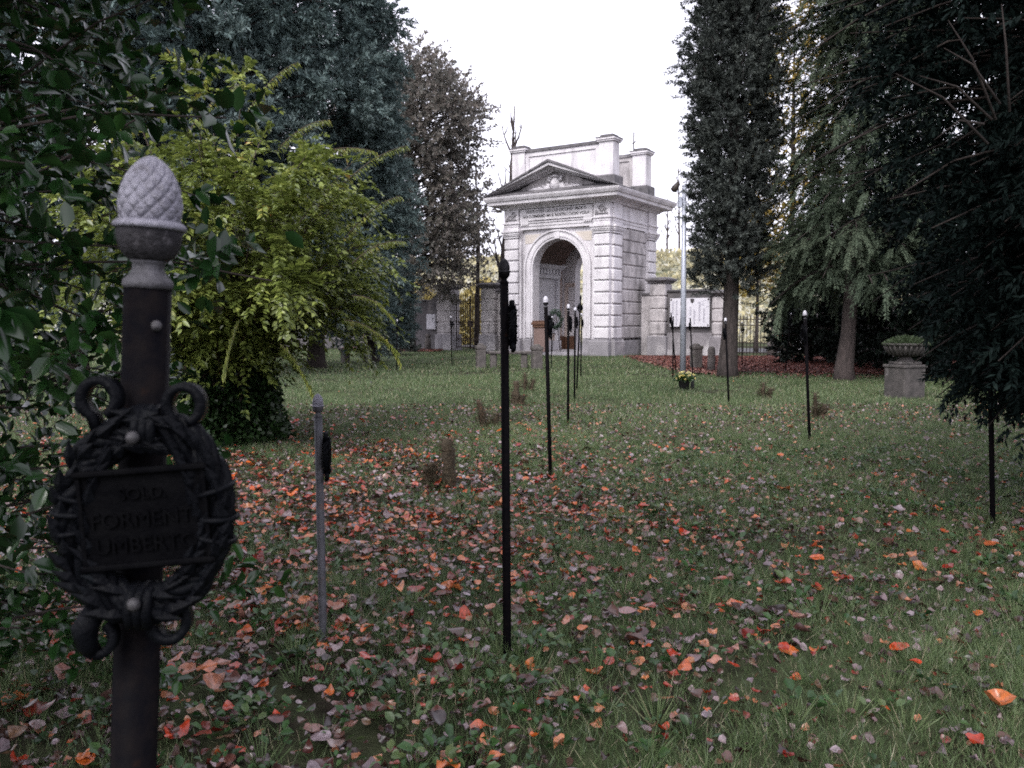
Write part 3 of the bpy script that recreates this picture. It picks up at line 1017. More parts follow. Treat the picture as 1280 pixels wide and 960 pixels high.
    def curl(cx, cz, r_, a0, a1, tail, ww):
        """A flat band rolled into a loop, its tail running back to the wreath."""
        path = []
        for i in range(22):
            a = a0 + (a1 - a0) * i / 21
            path.append(Vector((cx + r_ * math.cos(a), yc, cz + r_ * 1.12 * math.sin(a))))
        path.append(Vector((tail[0], yc + 0.004, tail[1])))
        vs, fs = [], []
        for i, p in enumerate(path):
            q = path[min(i + 1, len(path) - 1)] - path[max(i - 1, 0)]
            nrm = Vector((q.z, 0, -q.x)).normalized() * 0.0031
            for yy, s in ((-ww, 1), (ww, 1), (ww, -1), (-ww, -1)):
                vs.append((p.x + nrm.x * s, p.y + yy, p.z + nrm.z * s))
        for i in range(len(path) - 1):
            for k in range(4):
                k2 = (k + 1) % 4
                fs.append((i * 4 + k, i * 4 + k2, i * 4 + 4 + k2, i * 4 + 4 + k))
        fs += [(3, 2, 1, 0), tuple(len(path) * 4 - 4 + k for k in range(4))]
        MB().add(vs, fs, True).build('ribbon_loop', M_BRONZE, wre)
    curl(-0.0210, zc + 0.0850, 0.0118, R(-60), R(250), (-0.0220, zc + 0.060), 0.0075)
    curl(0.0375, zc + 0.0835, 0.0118, R(-75), R(235), (0.0330, zc + 0.058), 0.0075)
    curl(0.0320, zc - 0.0760, 0.0125, R(110), R(420), (0.0220, zc - 0.060), 0.0075)
    curl(-0.0180, zc - 0.0900, 0.0110, R(60), R(-200), (-0.0160, zc - 0.064), 0.0055)
    # loose tail hanging at the foot
    mb = MB()
    mb.tube([(-0.020, yc, zc - 0.068), (-0.026, yc - 0.004, zc - 0.082), (-0.024, yc - 0.004, zc - 0.095), (-0.017, yc, zc - 0.104)], [0.008, 0.010, 0.008, 0.003], 8)
    mb.build('ribbon_tail', M_BRONZE, wre)
    for c in ((0.008, yc - 0.019, zc + rz - 0.005), (0.012, yc - 0.019, zc - rz + 0.007)):
        MB().ball(c, 0.0048, 8).build('rivet', M_BOLT, wre)
    # plaque with raised edges and three lines of raised letters, hung a little askew
    pl = bpy.data.objects.new('plaque', None)
    T = Matrix.Translation((0.016, yc - 0.012, zc + 0.003)) @ Matrix.Rotation(R(-7), 4, 'Y') @ Matrix.Diagonal((0.94, 1, 0.94, 1))
    mb = MB()
    mb.box(-0.046, 0.046, 0.000, 0.004, -0.036, 0.036, T)
    mb.box(-0.049, 0.049, -0.005, 0.003, 0.0335, 0.0385, T, 0.0015)
    mb.box(-0.049, 0.049, -0.005, 0.003, -0.0385, -0.0335, T, 0.0015)
    mb.box(-0.047, -0.044, -0.003, 0.002, -0.033, 0.033, T)
    mb.box(0.044, 0.047, -0.003, 0.002, -0.033, 0.033, T)
    pq = mb.build('plaque', M_PLAQUE, root)
    bpy.data.objects.remove(pl)
    for txt, size, dz in (('SOLD.', 0.013, 0.0185), ('FORMENTI', 0.0165, -0.001), ('UMBERTO', 0.0165, -0.0205)):
        me = text_mesh(txt, size, 0.0010)
        me.transform(T @ Matrix.Translation((0.0, -0.001, dz)) @ Matrix.Rotation(R(90), 4, 'X'))
        me.materials.clear()
        me.materials.append(M_PLAQUE)
        link('lettering', me, pq)
    mb = MB()
    for dz in (0.012, -0.012):
        mb.box(-0.010, 0.010, -0.022, 0.0, zc + dz - 0.003, zc + dz + 0.003)
    mb.build('bracket', M_BLACK, root)
    return root


POSTS = [
    # top px, foot px, plaque heading (deg, direction the plaque looks), tone, label, depth if the foot is out of the frame
    ((190, 195), (167, 958), -84, 'near', 'large dark post with silver pinecone and dark wreath plaque beside the holly', 0.63),
    ((397, 492), (404, 797), 8, 'grey', 'short rust-stained grey post with pinecone top in front of the yellow-green shrub', None),
    ((630, 323), (634, 817), 5, 'black', 'tall all-black post with dark pinecone standing in front of the stone bench', None),
    ((682, 370), (688, 597), 4, 'plain', 'slender black post with silver tip standing before the small laurel wreath and arch opening', None),
    ((710.5, 380), (710, 529), 5, 'plain', 'straight black post with silver tip, second in the receding row before the arch', None),
    ((719, 384), (718, 501), 20, 'plain', 'thin black post third in the receding row before the arch', None),
    ((726, 369), (721, 485), 75, 'black', 'thin dark post without bright tip, leaning in the row before the arch', None),
    ((727, 391), (726, 470), 15, 'plain', 'thinnest post at the far end of the row before the arch', None),
    ((690, 395), (689, 459), -80, 'plain', 'small distant post standing just beside the laurel wreath under the arch', None),
    ((563.5, 395), (565, 457), -70, 'plain', 'distant post in front of the brown iron gate and meter box pillar', None),
    ((496.5, 399), (496, 463), -80, 'plain', 'distant post beside the drooping tips of the yellow-green shrub', None),
    ((841.5, 393), (841, 472), 175, 'plain', 'slim post with silver tip overlapping the outer edge of the white notice board', None),
    ((838.5, 389), (845, 464), 150, 'plain', 'leaning slim post between the gateway corner and the notice board', None),
    ((851, 396), (851.5, 463), -90, 'plain', 'slim post half hidden behind the steel lamp post', None),
    ((862.7, 395), (866, 472), 170, 'plain', 'slim post in front of the middle of the notice board, beside the square stone bollard', None),
    ((906.7, 397), (911, 506), 178, 'plain', 'slim black post with silver tip in front of the cypress trunk', None),
    ((927.5, 402), (927.5, 458), -90, 'plain', 'small distant post just behind the cypress trunk by the iron gate', None),
    ((989, 391), (982, 464), -160, 'plain', 'leaning thin post in the rust red litter between the two conifer trunks', None),
    ((1006, 388), (1012, 551), 188, 'plain', 'black post with bright silver tip standing alone between stub and stone urn', None),
    ((1069.5, 399), (1066, 462), -90, 'plain', 'thin post in the dark beside the cedar trunk', None),
    ((1236, 352), (1241, 652), 190, 'plain', 'black post whose top is hidden in the hanging yew branches', None),
]
proto = make_post()
PROTO_KIDS = kids(proto)
MESH_VARIANT = {}


def variant(me, tone, name):
    swap = {'grey': {'pole': M_GREYTUBE, 'cup': M_COLLAR}, 'black': {'pinecone': M_DULLCUP, 'cup': M_BLACK, 'collar': M_BLACK},
            'plain': {'pinecone': M_BRIGHT}, 'near': {}}[tone]
    if name in swap:
        key = (name, tone)
        if key not in MESH_VARIANT:
            m2 = me.copy()
            m2.materials.clear()
            m2.materials.append(swap[name])
            MESH_VARIANT[key] = m2
        return MESH_VARIANT[key]
    return me


for i, (tp, fp, head, tone, label, dep) in enumerate(POSTS):
    o = proto if i == 0 else copy_tree(proto)
    if dep:
        top, foot = at(*tp, dep), at(*fp, dep)
    else:
        foot = ground(*fp)
        top = at(*tp, foot.y)
    zax = (top - foot).normalized()
    face = Vector((math.cos(R(head)), math.sin(R(head)), 0))
    yax = -(face - zax * face.dot(zax)).normalized()
    xax = yax.cross(zax)
    m = Matrix((xax, yax, zax)).transposed().to_4x4()
    m.translation = top - zax * POST_H
    o.matrix_world = m
    tag(o, label, 'memorial post', 'memorial posts with pinecone tops on the lawn')
    for c in kids(o):
        c.data = variant(c.data, tone, c.name.split('.')[0])


# ---------------------------------------------------------------- gateway
GA = -math.atan2(0.543, 0.84)
CORNER = Vector((4.10, 35.0, 0))
GW = thing('monumental_gateway', 'pale stone memorial gateway with pediment, carved inscription and tall round arch', 'gateway', CORNER, GA)
X0, X1, Y0, Y1 = -5.4, 0.0, 0.0, 4.95     # outer faces of the piers
XC = -2.7
ZP, ZC0, ZC1, ZA, ZF = 0.70, 5.10, 5.46, 5.78, 6.36


def arch_wall(mb, x0, x1, xc, r_, zs, z0, z1, y0, y1, n=28):
    """A wall with a round-headed opening, all the way through."""
    A = [(xc - r_, z0)] + [(xc - r_ * math.cos(PI * i / n), zs + r_ * math.sin(PI * i / n)) for i in range(n + 1)] + [(xc + r_, z0)]
    for y, flip in ((y0, 0), (y1, 1)):
        V, Fs = [], []

        def quad(a, b, c, d):
            k = len(V)
            V.extend([(p[0], y, p[1]) for p in (a, b, c, d)])
            Fs.append((k, k + 1, k + 2, k + 3) if not flip else (k + 3, k + 2, k + 1, k))
        quad((x0, z0), (xc - r_, z0), (xc - r_, z1), (x0, z1))
        quad((xc + r_, z0), (x1, z0), (x1, z1), (xc + r_, z1))
        for i in range(1, n + 1):
            a, b = A[i], A[i + 1]
            quad(a, b, (b[0], z1), (a[0], z1))
        mb.add(V, Fs)
    V, Fs = [], []
    for p in A:
        V += [(p[0], y0, p[1]), (p[0], y1, p[1])]
    for i in range(len(A) - 1):
        Fs.append((2 * i, 2 * i + 1, 2 * i + 3, 2 * i + 2))
    mb.add(V, Fs)
    mb.add([(x0, y0, z0), (x0, y1, z0), (x0, y1, z1), (x0, y0, z1)], [(0, 3, 2, 1)])
    mb.add([(x1, y0, z0), (x1, y1, z0), (x1, y1, z1), (x1, y0, z1)], [(0, 1, 2, 3)])
    mb.add([(x0, y0, z1), (x1, y0, z1), (x1, y1, z1), (x0, y1, z1)], [(0, 1, 2, 3)])


def arch_band(mb, xc, ra, rb, zs, z0, y0, y1, n=32):
    """A moulded band following the arch, from floor to floor."""
    pa = [(xc - ra, z0)] + [(xc - ra * math.cos(PI * i / n), zs + ra * math.sin(PI * i / n)) for i in range(n + 1)] + [(xc + ra, z0)]
    pb = [(xc - rb, z0)] + [(xc - rb * math.cos(PI * i / n), zs + rb * math.sin(PI * i / n)) for i in range(n + 1)] + [(xc + rb, z0)]
    V, Fs = [], []
    for a, b in zip(pa, pb):
        V += [(a[0], y0, a[1]), (b[0], y0, b[1]), (b[0], y1, b[1]), (a[0], y1, a[1])]
    for i in range(len(pa) - 1):
        for k in range(4):
            k2 = (k + 1) % 4
            Fs.append((i * 4 + k, i * 4 + 4 + k, i * 4 + 4 + k2, i * 4 + k2))
    mb.add(V, Fs)


NB = 9
BH = (ZC0 - ZP) / NB


def courses(mb, x0, x1, y0, y1, z0, z1, n, b=0.03, gap=0.055):
    h = (z1 - z0) / n
    for k in range(n):
        mb.box(x0, x1, y0, y1, z0 + k * h + gap / 2, z0 + (k + 1) * h - gap / 2, None, b)


def pier(sx, sy):
    """A corner pier: core, two rusticated faces, capital. sx, sy pick the corner."""
    mb = MB()
    fx = lambda x: x if sx > 0 else X0 - x          # mirror in x
    fy = lambda y: y if sy < 0 else Y1 - y          # mirror in y

    def bx(x0, x1, y0, y1, z0, z1, b=0):
        a, c = sorted((fx(x0), fx(x1)))
        d, e = sorted((fy(y0), fy(y1)))
        mb.box(a, c, d, e, z0, z1, None, b)
    bx(-0.92, -0.12, 0.13, 1.10, ZP, ZC1 + 0.002)
    for k in range(NB):
        za, zb = ZP + k * BH + 0.03, ZP + (k + 1) * BH - 0.03
        bx(-0.82, -0.11, 0.0, 0.30, za, zb, 0.028)
        bx(-0.32, 0.0, 0.27, 1.08, za + 0.002, zb - 0.002, 0.028)
    bx(-0.77, -0.16, 0.085, 0.28, ZP, ZC0)
    bx(-0.30, -0.085, 0.32, 1.03, ZP, ZC0 - 0.003)
    for (a0, a1, c0, c1) in ((-0.82, -0.11, 0.0, 0.31), (-0.33, 0.0, 0.27, 1.08)):
        e = 0
        for o, z0, z1 in ((0.015, ZC0 + 0.02, ZC0 + 0.12), (0.06, ZC0 + 0.12, ZC0 + 0.18), (0.09, ZC0 + 0.18, ZC0 + 0.27), (0.13, ZC0 + 0.27, ZC1 - 0.003)):
            bx(a0 - o, a1 + o, c0 - o, c1 + o, z0, z1 - e)
    return mb


for sx in (1, -1):
    for sy in (-1, 1):
        pier(sx, sy).build('corner_pier', M_STONE, GW)

ZS, AR = 3.75, 1.25
mb = MB()
arch_wall(mb, -4.50, -0.90, XC, AR, ZS, 0.12, ZC1, 0.28, 0.80)
mb.build('front_wall', M_STONE, GW)
mb = MB()
arch_wall(mb, -4.50, -0.90, XC, AR, ZS, 0.12, ZC1, Y1 - 0.80, Y1 - 0.28)
mb.build('rear_wall', M_STONE, GW)
mb = MB()
for ra, rb, y in ((AR + 0.004, AR + 0.10, 0.235), (AR + 0.10, AR + 0.20, 0.20), (AR + 0.20, AR + 0.34, 0.215), (AR + 0.34, AR + 0.41, 0.16)):
    arch_band(mb, XC, ra, rb, ZS, 0.72, y, 0.30)
mb.box(XC - 0.12, XC + 0.12, 0.19, 0.30, ZS + AR + 0.02, ZS + AR + 0.40)
mb.build('archivolt', M_STONE, GW)
for s in (-1, 1):
    mb = MB()
    x_ = XC + s * 1.45
    if s < 0:
        mb.prism([(-4.35, 5.26), (-4.35, 4.86), (-3.98, 4.88), (-3.55, 5.26)], 0.262, 0.29)
    else:
        mb.prism([(-1.05, 5.26), (-1.85, 5.26), (-1.42, 4.88), (-1.05, 4.86)], 0.262, 0.29)
    mb.build('spandrel_panel', M_OCHREP, GW)
for s in (-1, 1):
    mb = MB()
    a, c = (-0.62, -0.21) if s > 0 else (X0 + 0.21, X0 + 0.62)
    mb.box(a, c, 1.05, Y1 - 1.05, ZP - 0.002, ZC1 - 0.002)
    o0, o1 = (-0.30, -0.155) if s > 0 else (X0 + 0.155, X0 + 0.30)
    courses(mb, o0, o1, 1.02, Y1 - 1.02, ZP, ZC0 + 0.36, 9, 0.03, 0.05)
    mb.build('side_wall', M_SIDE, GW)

# plinth with breaks at the piers and the opening, one run each side of the passage
for sx in (1, -1):
    mb = MB()
    fx = lambda x: x if sx > 0 else X0 - x
    for sy in (-1, 1):
        fy = lambda y: y if sy < 0 else Y1 - y
        for (a0, a1, c0, c1, zt) in ((-0.98, -0.06, -0.10, 0.62, ZP - 0.02), (-0.52, 0.10, 0.20, 1.18, ZP - 0.023)):
            a, c = sorted((fx(a0), fx(a1)))
            d, e = sorted((fy(c0), fy(c1)))
            mb.box(a, c, d, e, -0.1, zt - 0.06, None, 0.02)
            mb.box(a + 0.04, c - 0.04, d + 0.04, e - 0.04, zt - 0.07, zt + 0.022)
        d, e = sorted((fy(0.16), fy(0.84)))
        a, c = sorted((fx(-0.96), fx(-1.42)))
        mb.box(a, c, d, e, -0.1, ZP - 0.03, None, 0.02)
    a, c = sorted((fx(-0.66), fx(-0.09)))
    mb.box(a, c, 1.16, Y1 - 1.16, -0.1, ZP - 0.07)
    mb.build('plinth', M_PLINTH, GW)
mb = MB()
mb.box(X0 + 0.5, -0.5, -0.05, Y1 + 0.05, -0.1, 0.118)
mb.box(X0 + 1.3, -1.3, -0.42, -0.05, -0.1, 0.06)
mb.build('threshold_step', M_PLINTH, GW)

# entablature, breaking forward over the piers
mb = MB()
mb.ring(X0 + 0.12, -0.12, 0.13, Y1 - 0.13, [(0, ZC1 + 0.004), (0.0, 5.60), (0.03, 5.604), (0.03, 5.72), (0.07, 5.74), (0.07, ZA), (0.0, ZA + 0.004), (0.0, ZF)])
for sx in (1, -1):
    for sy in (-1, 1):
        fx = lambda x: x if sx > 0 else X0 - x
        fy = lambda y: y if sy < 0 else Y1 - y
        for (a0, a1, c0, c1) in ((-0.84, -0.09, 0.02, 0.3), (-0.34, -0.02, 0.26, 1.08)):
            a, c = sorted((fx(a0), fx(a1)))
            d, e = sorted((fy(c0), fy(c1)))
            mb.box(a, c, d, e, ZC1 + 0.003, 5.62)
            mb.box(a - 0.02, c + 0.02, d - 0.02, e + 0.02, 5.62, 5.735)
            mb.box(a - 0.07, c + 0.07, d - 0.07, e + 0.07, 5.735, ZA + 0.008)
            mb.box(a, c, d, e, ZA + 0.008, ZF - 0.003)
mb.build('entablature', M_STONE, GW)
mb = MB()
mb.box(-4.50, -0.90, 0.045, 0.14, 5.84, 6.335, None, 0.01)
for xa in (-4.48, -1.34):
    mb.box(xa, xa + 0.42, 0.05, 0.14, 5.70, 5.842)
    for k in range(4):
        mb.box(xa + 0.02 + k * 0.10, xa + 0.09 + k * 0.10, 0.045, 0.14, 5.63, 5.70, None, 0.012)
panel = mb.build('inscription_panel', M_STONE, GW)
for txt, z, wd in (("VDITE O VIVI CIO CHE DICONO I MORTI", 6.21, 2.95), ("NOI DORMIAMO MA IL NOSTRO CVORE VIGILA", 6.005, 3.28)):
    me = text_mesh(txt, 0.2, 0.006, bold=0.0035)
    xs = [v.co.x for v in me.vertices]
    k = wd / (max(xs) - min(xs))
    me.transform(Matrix.Translation((XC, 0.043, z)) @ Matrix.Rotation(R(90), 4, 'X') @ Matrix.Diagonal((k, 0.88, 1, 1)))
    me.materials.clear()
    me.materials.append(M_LETTER)
    link('lettering', me, panel)
for xc in (-0.47, X0 + 0.47):          # carved trophies on the frieze over the piers
    mb = MB()
    rr = random.Random(int(abs(xc) * 100))
    for k in range(26):
        mb.ball((xc + rr.uniform(-0.27, 0.27), 0.015, 6.08 + rr.uniform(-0.19, 0.17)), rr.uniform(0.025, 0.06), 6)
    mb.tube([(xc - 0.3, 0.0, 5.90), (xc, -0.01, 5.93), (xc + 0.3, 0.0, 5.91)], 0.03, 6)
    mb.build('frieze_relief', M_PLINTH, GW)

# main cornice
mb = MB()
mb.ring(X0, X1, Y0, Y1, [(-0.30, ZF + 0.002), (0.02, ZF + 0.002), (0.05, 6.42), (0.14, 6.47), (0.17, 6.50), (0.40, 6.52), (0.46, 6.55), (0.48, 6.66), (0.54, 6.70), (0.60, 6.80), (0.62, 6.86), (0.62, 6.885), (0.2, 6.93), (-0.4, 6.93)])
mb.build('cornice', M_STONE, GW)
mb = MB()
mb.ring(X0, X1, Y0, Y1, [(0.618, 6.887), (0.63, 6.90), (0.60, 6.915), (-0.75, 7.42), (-1.6, 7.6)])
mb.build('roof', M_DARKSTONE, GW)

# pediment
PX0, PX1, PZ0, PZ1 = X0 - 0.60, X1 + 0.60, 6.90, 8.26
mb = MB()
mb.prism([(PX0 + 0.7, PZ0), (PX1 - 0.7, PZ0), (XC, PZ1 - 0.32)], 0.12, 0.6)
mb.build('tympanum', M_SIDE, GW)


def rake(mb, thick, drop, y0, y1):
    s = (PZ1 - PZ0) / (XC - PX0)
    for a, b in ((PX0, XC), (PX1, XC)):
        poly = [(a, PZ0 + 0.02 - drop), (b, PZ1 - drop), (b, PZ1 - drop - thick), (a, PZ0 + 0.02 - drop - thick)]
        poly = [(x, max(z, 6.905)) for x, z in poly]
        mb.prism(poly if a < b else poly[::-1], y0, y1)


mb = MB()
rake(mb, 0.13, 0.10, -0.56, 0.95)
rake(mb, 0.10, 0.23, -0.30, 0.95)
rake(mb, 0.08, 0.33, -0.05, 0.95)
mb.build('raking_cornice', M_STONE, GW)
mb = MB()
rake(mb, 0.095, -0.01, -0.63, 1.0)
mb.build('raking_coping', M_DARKSTONE, GW)
# cartouche with garlands in the tympanum
mb = MB()
mb.ball((XC, 0.08, 7.30), 0.24, 12, None, 1.25)
mb.ball((XC, -0.06, 7.32), 0.13, 10, None, 1.5)
for s in (-1, 1):
    mb.tube([(XC + s * 0.18, 0.06, 7.55), (XC + s * 0.34, 0.03, 7.60), (XC + s * 0.30, 0.0, 7.48), (XC + s * 0.20, 0.0, 7.44)], [0.06, 0.07, 0.06, 0.03], 8)
    pts = [(XC + s * (0.25 + 0.16 * i), 0.06, 7.22 - 0.05 * math.sin(i * 0.9) - 0.022 * i) for i in range(9)]
    mb.tube(pts, [0.12, 0.14, 0.10, 0.12, 0.09, 0.10, 0.07, 0.06, 0.03], 8)
    for i in range(16):
        mb.ball((XC + s * (0.3 + 0.075 * i), 0.0 + 0.02 * (i % 3), 7.26 - 0.014 * i + 0.06 * math.sin(i * 2.1)), 0.075 - 0.002 * i, 6)
mb.tube([(XC - 0.2, 0.0, 7.62), (XC, -0.03, 7.66), (XC + 0.2, 0.0, 7.62)], 0.05, 8)
mb.build('cartouche', M_STONE, GW)

# attic: base blocks, four piers with caps, two parapets
for sx in (1, -1):
    for sy in (-1, 1):
        fx = lambda x: x if sx > 0 else X0 - x
        fy = lambda y: y if sy < 0 else Y1 - y

        def bx(mb, x0, x1, y0, y1, z0, z1, b=0):
            a, c = sorted((fx(x0), fx(x1)))
            d, e = sorted((fy(y0), fy(y1)))
            mb.box(a, c, d, e, z0, z1, None, b)
        mb = MB()
        bx(mb, -0.86, -0.20, 0.50, 1.10, 7.5, 8.95)
        p = mb.build('attic_pier', M_STONE, GW)
        mb = MB()
        bx(mb, -1.0, -0.06, 0.36, 1.24, 6.95, 7.56, 0.05)
        mb.build('pier_base', M_DARKSTONE, p)
        mb = MB()
        bx(mb, -0.93, -0.13, 0.43, 1.17, 8.952, 9.02)
        bx(mb, -0.97, -0.09, 0.39, 1.21, 9.02, 9.09)
        mb.build('pier_cap', M_STONE, p)
        mb = MB()
        bx(mb, -0.98, -0.08, 0.38, 1.22, 9.092, 9.14)
        bx(mb, -0.84, -0.22, 0.52, 1.08, 9.14, 9.25, 0.03)
        mb.build('pier_coping', M_DARKSTONE, p)
for k, (ya, yb) in enumerate(((0.62, 1.0), (Y1 - 1.0, Y1 - 0.62))):
    mb = MB()
    mb.box(X0 + 0.85, -0.85, ya, yb, 6.96, 8.90)
    for yy0, yy1 in ((ya - 0.05, ya + 0.01), (yb - 0.01, yb + 0.05)):
        mb.box(X0 + 0.87, -0.87, yy0, yy1, 8.72, 8.898)
        mb.box(X0 + 0.87, -0.87, yy0, yy1, 6.97, 7.70)
        mb.box(X0 + 0.87, X0 + 1.05, yy0 + 0.002, yy1 - 0.002, 7.70, 8.72)
        mb.box(-1.05, -0.87, yy0 + 0.002, yy1 - 0.002, 7.70, 8.72)
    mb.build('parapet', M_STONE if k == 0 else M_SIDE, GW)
    mb = MB()
    mb.box(X0 + 0.88, -0.88, ya - 0.10, yb + 0.10, 8.902, 8.99)
    mb.box(X0 + 0.89, -0.89, ya - 0.04, yb + 0.04, 8.99, 9.05)
    mb.build('parapet_coping', M_DARKSTONE, GW)
mb = MB()
mb.tube([(-0.95, Y1 - 0.8, 9.0), (-0.95, Y1 - 0.8, 10.05)], 0.03, 6)
mb.tube([(-1.03, Y1 - 0.8, 9.55), (-0.83, Y1 - 0.8, 9.62)], 0.025, 6)
mb.build('lightning_rod', M_IRON, GW)

# inside: walls, vault, memorial aedicule, cornice band
for s in (1, -1):
    mb = MB()
    a, c = (-0.90, -0.63) if s > 0 else (X0 + 0.63, X0 + 0.90)
    mb.box(a, c, 0.802, Y1 - 0.802, 0.119, 5.4)
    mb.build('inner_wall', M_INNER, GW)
mb = MB()
n = 24
V, Fs = [], []
for i in range(n + 1):
    th = PI * i / n
    x, z = XC - 1.80 * math.cos(th), 4.0 + 1.35 * math.sin(th)
    V += [(x, 0.803, z), (x, Y1 - 0.803, z)]
for i in range(n):
    Fs.append((2 * i, 2 * i + 2, 2 * i + 3, 2 * i + 1))
mb.add(V, Fs, True)
mb.box(-4.5, -0.9, 0.803, Y1 - 0.803, 5.38, 5.455)
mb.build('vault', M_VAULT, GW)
mb = MB()
xi = X0 + 0.90
mb.box(xi, xi + 0.06, 1.15, 3.15, 0.9, 3.45)
slab = mb.build('memorial_slab', M_LAPIDE, GW)
mb = MB()
for y0, y1 in ((0.92, 1.15), (3.15, 3.38)):
    mb.box(xi, xi + 0.16, y0, y1, 0.55, 3.45, None, 0.01)
mb.box(xi, xi + 0.2, 0.86, 3.44, 0.119, 0.55)
mb.box(xi, xi + 0.18, 0.90, 3.40, 3.452, 3.62)
for k in range(9):
    mb.box(xi, xi + 0.22, 0.98 + k * 0.28, 1.12 + k * 0.28, 3.62, 3.86)
mb.box(xi, xi + 0.15, 0.90, 3.40, 3.622, 3.86)
mb.ring(xi - 0.02, xi + 0.22, 0.86, 3.44, [(0.0, 3.862), (0.05, 3.88), (0.10, 3.96), (0.14, 4.02), (0.14, 4.06)])
mb.build('aedicule_frame', M_LAPIDE, GW)
mb = MB()
mb.box(XC - 1.78, XC - 1.26, Y1 - 0.86, Y1 - 0.80, 3.1, 3.3)
mb.box(XC - 1.79, XC - 1.62, Y1 - 0.88, Y1 - 0.803, 0.7, 3.1)
mb.build('impost_band', M_INNER, GW)
mb = MB()
mb.box(XC - 1.79, XC - 1.26, Y1 - 0.87, Y1 - 0.802, 0.12, 0.75)
mb.box(xi, xi + 0.05, 3.45, Y1 - 0.87, 0.12, 0.75)
mb.build('dado', M_WOODB, GW)


def gate_local(x, y, z=0):
    c, s = math.cos(GA), math.sin(GA)
    return Vector((CORNER.x + x * c - y * s, CORNER.y + x * s + y * c, z))


# hanging lantern, lectern, laurel wreath on a stand inside the passage
p = gate_local(-1.75, 2.4)
ln = thing('hanging_lantern', 'black hanging lantern under the vault of the arch', 'lantern', (p.x, p.y, 3.55), GA)
mb = MB()
mb.tube([(0, 0, 0.4), (0, 0, 1.75)], 0.012, 6)
mb.build('chain', M_BLACKL, ln)
mb = MB()
mb.lathe([(0.02, -0.22), (0.10, -0.17), (0.17, -0.02), (0.19, 0.10), (0.15, 0.25), (0.05, 0.36), (0.02, 0.42)], 8)
mb.build('lamp_body', M_BLACKL, ln)

p = gate_local(-3.42, 0.12)
lc = thing('wooden_lectern', 'brown wooden lectern standing in the arch opening', 'lectern', (p.x, p.y, 0.12), GA)
mb = MB()
mb.box(-0.28, 0.28, -0.2, 0.2, 0, 1.05, None, 0.015)
mb.build('body', solid('pinkish_brown_wood', (0.24, 0.165, 0.145), (0.16, 0.105, 0.09), 6, 0.7, stretch=(5, 5, 0.6)), lc)
mb = MB()
mb.box(-0.33, 0.33, -0.25, 0.25, 1.052, 1.16, None, 0.02)
mb.box(-0.37, 0.37, -0.29, 0.29, 1.16, 1.30, None, 0.03)
mb.box(-0.34, 0.34, -0.26, 0.26, 1.30, 1.36, None, 0.02)
mb.build('top', M_WOODB, lc)

p = gate_local(-2.95, 0.55)
lw = thing('laurel_wreath', 'green laurel wreath on a thin easel in the arch opening', 'wreath', (p.x, p.y, 0.12), GA)
rng = np.random.default_rng(77)
n = 420
th = rng.uniform(0, 2 * PI, n)
rr = 0.30 + rng.normal(0, 0.045, n)
P = np.stack([rr * np.cos(th) * 0.85, rng.normal(0, 0.05, n), 1.42 + rr * np.sin(th) * 1.15], -1)
D = np.stack([-np.sin(th), np.zeros(n), np.cos(th)], -1) + rng.normal(0, 0.5, (n, 3))
V, T, r_ = cards(P, D, rand_dirs(n, rng), 0.13, 0.05, rng.uniform(0, 1, n))
soup('wreath_leaves', V, T, r_, L_LAUREL, lw)
mb = MB()
for x in (-0.2, 0.2):
    mb.tube([(x, 0.05, 0), (x * 0.3, 0.0, 1.5)], 0.012, 6)
mb.tube([(0, 0.45, 0), (0, 0.03, 1.5)], 0.012, 6)
mb.build('easel', M_IRON, lw)

# --------------------------------------------- boundary: piers, gates, walls
VB = 3.2


def gate_pier(x0, x1, label, ht=3.3, left=True):
    o = thing('gate_pier', label, 'gate pier', gate_local((x0 + x1) / 2, VB), GA, 'rusticated piers of the boundary')
    h = (x1 - x0) / 2
    mb = MB()
    mb.box(-h + 0.04, h - 0.04, -0.36, 0.36, 0.8, ht - 0.25)
    courses(mb, -h, h, -0.40, 0.40, 0.86, ht - 0.25, 4 if ht > 3 else 3, 0.025, 0.06)
    mb.build('shaft', M_SIDE, o)
    mb = MB()
    mb.box(-h - 0.08, h + 0.08, -0.48, 0.48, -0.1, 0.8, None, 0.03)
    mb.build('base', M_PLINTH if left else M_PALEPATCH, o)
    mb = MB()
    mb.ring(-h, h, -0.4, 0.4, [(-0.02, ht - 0.252), (0.04, ht - 0.24), (0.08, ht - 0.17), (0.16, ht - 0.12), (0.16, ht - 0.04), (0.0, ht + 0.02)])
    mb.build('cap', M_DARKSTONE, o)
    return o


gate_pier(-8.55, -7.72, 'rusticated stone pier between the brown iron gate and the gateway', 3.35)
gate_pier(-11.33, -10.42, 'rusticated stone pier beside the white meter box and brown gate', 3.35)
gate_pier(0.50, 1.23, 'short rusticated pier joined to the sunny grey side of the gateway'.replace('sunny ', ''), 3.35)
gate_pier(3.34, 4.02, 'low rusticated pier between the notice board wall and the dark gate', 2.75, False)


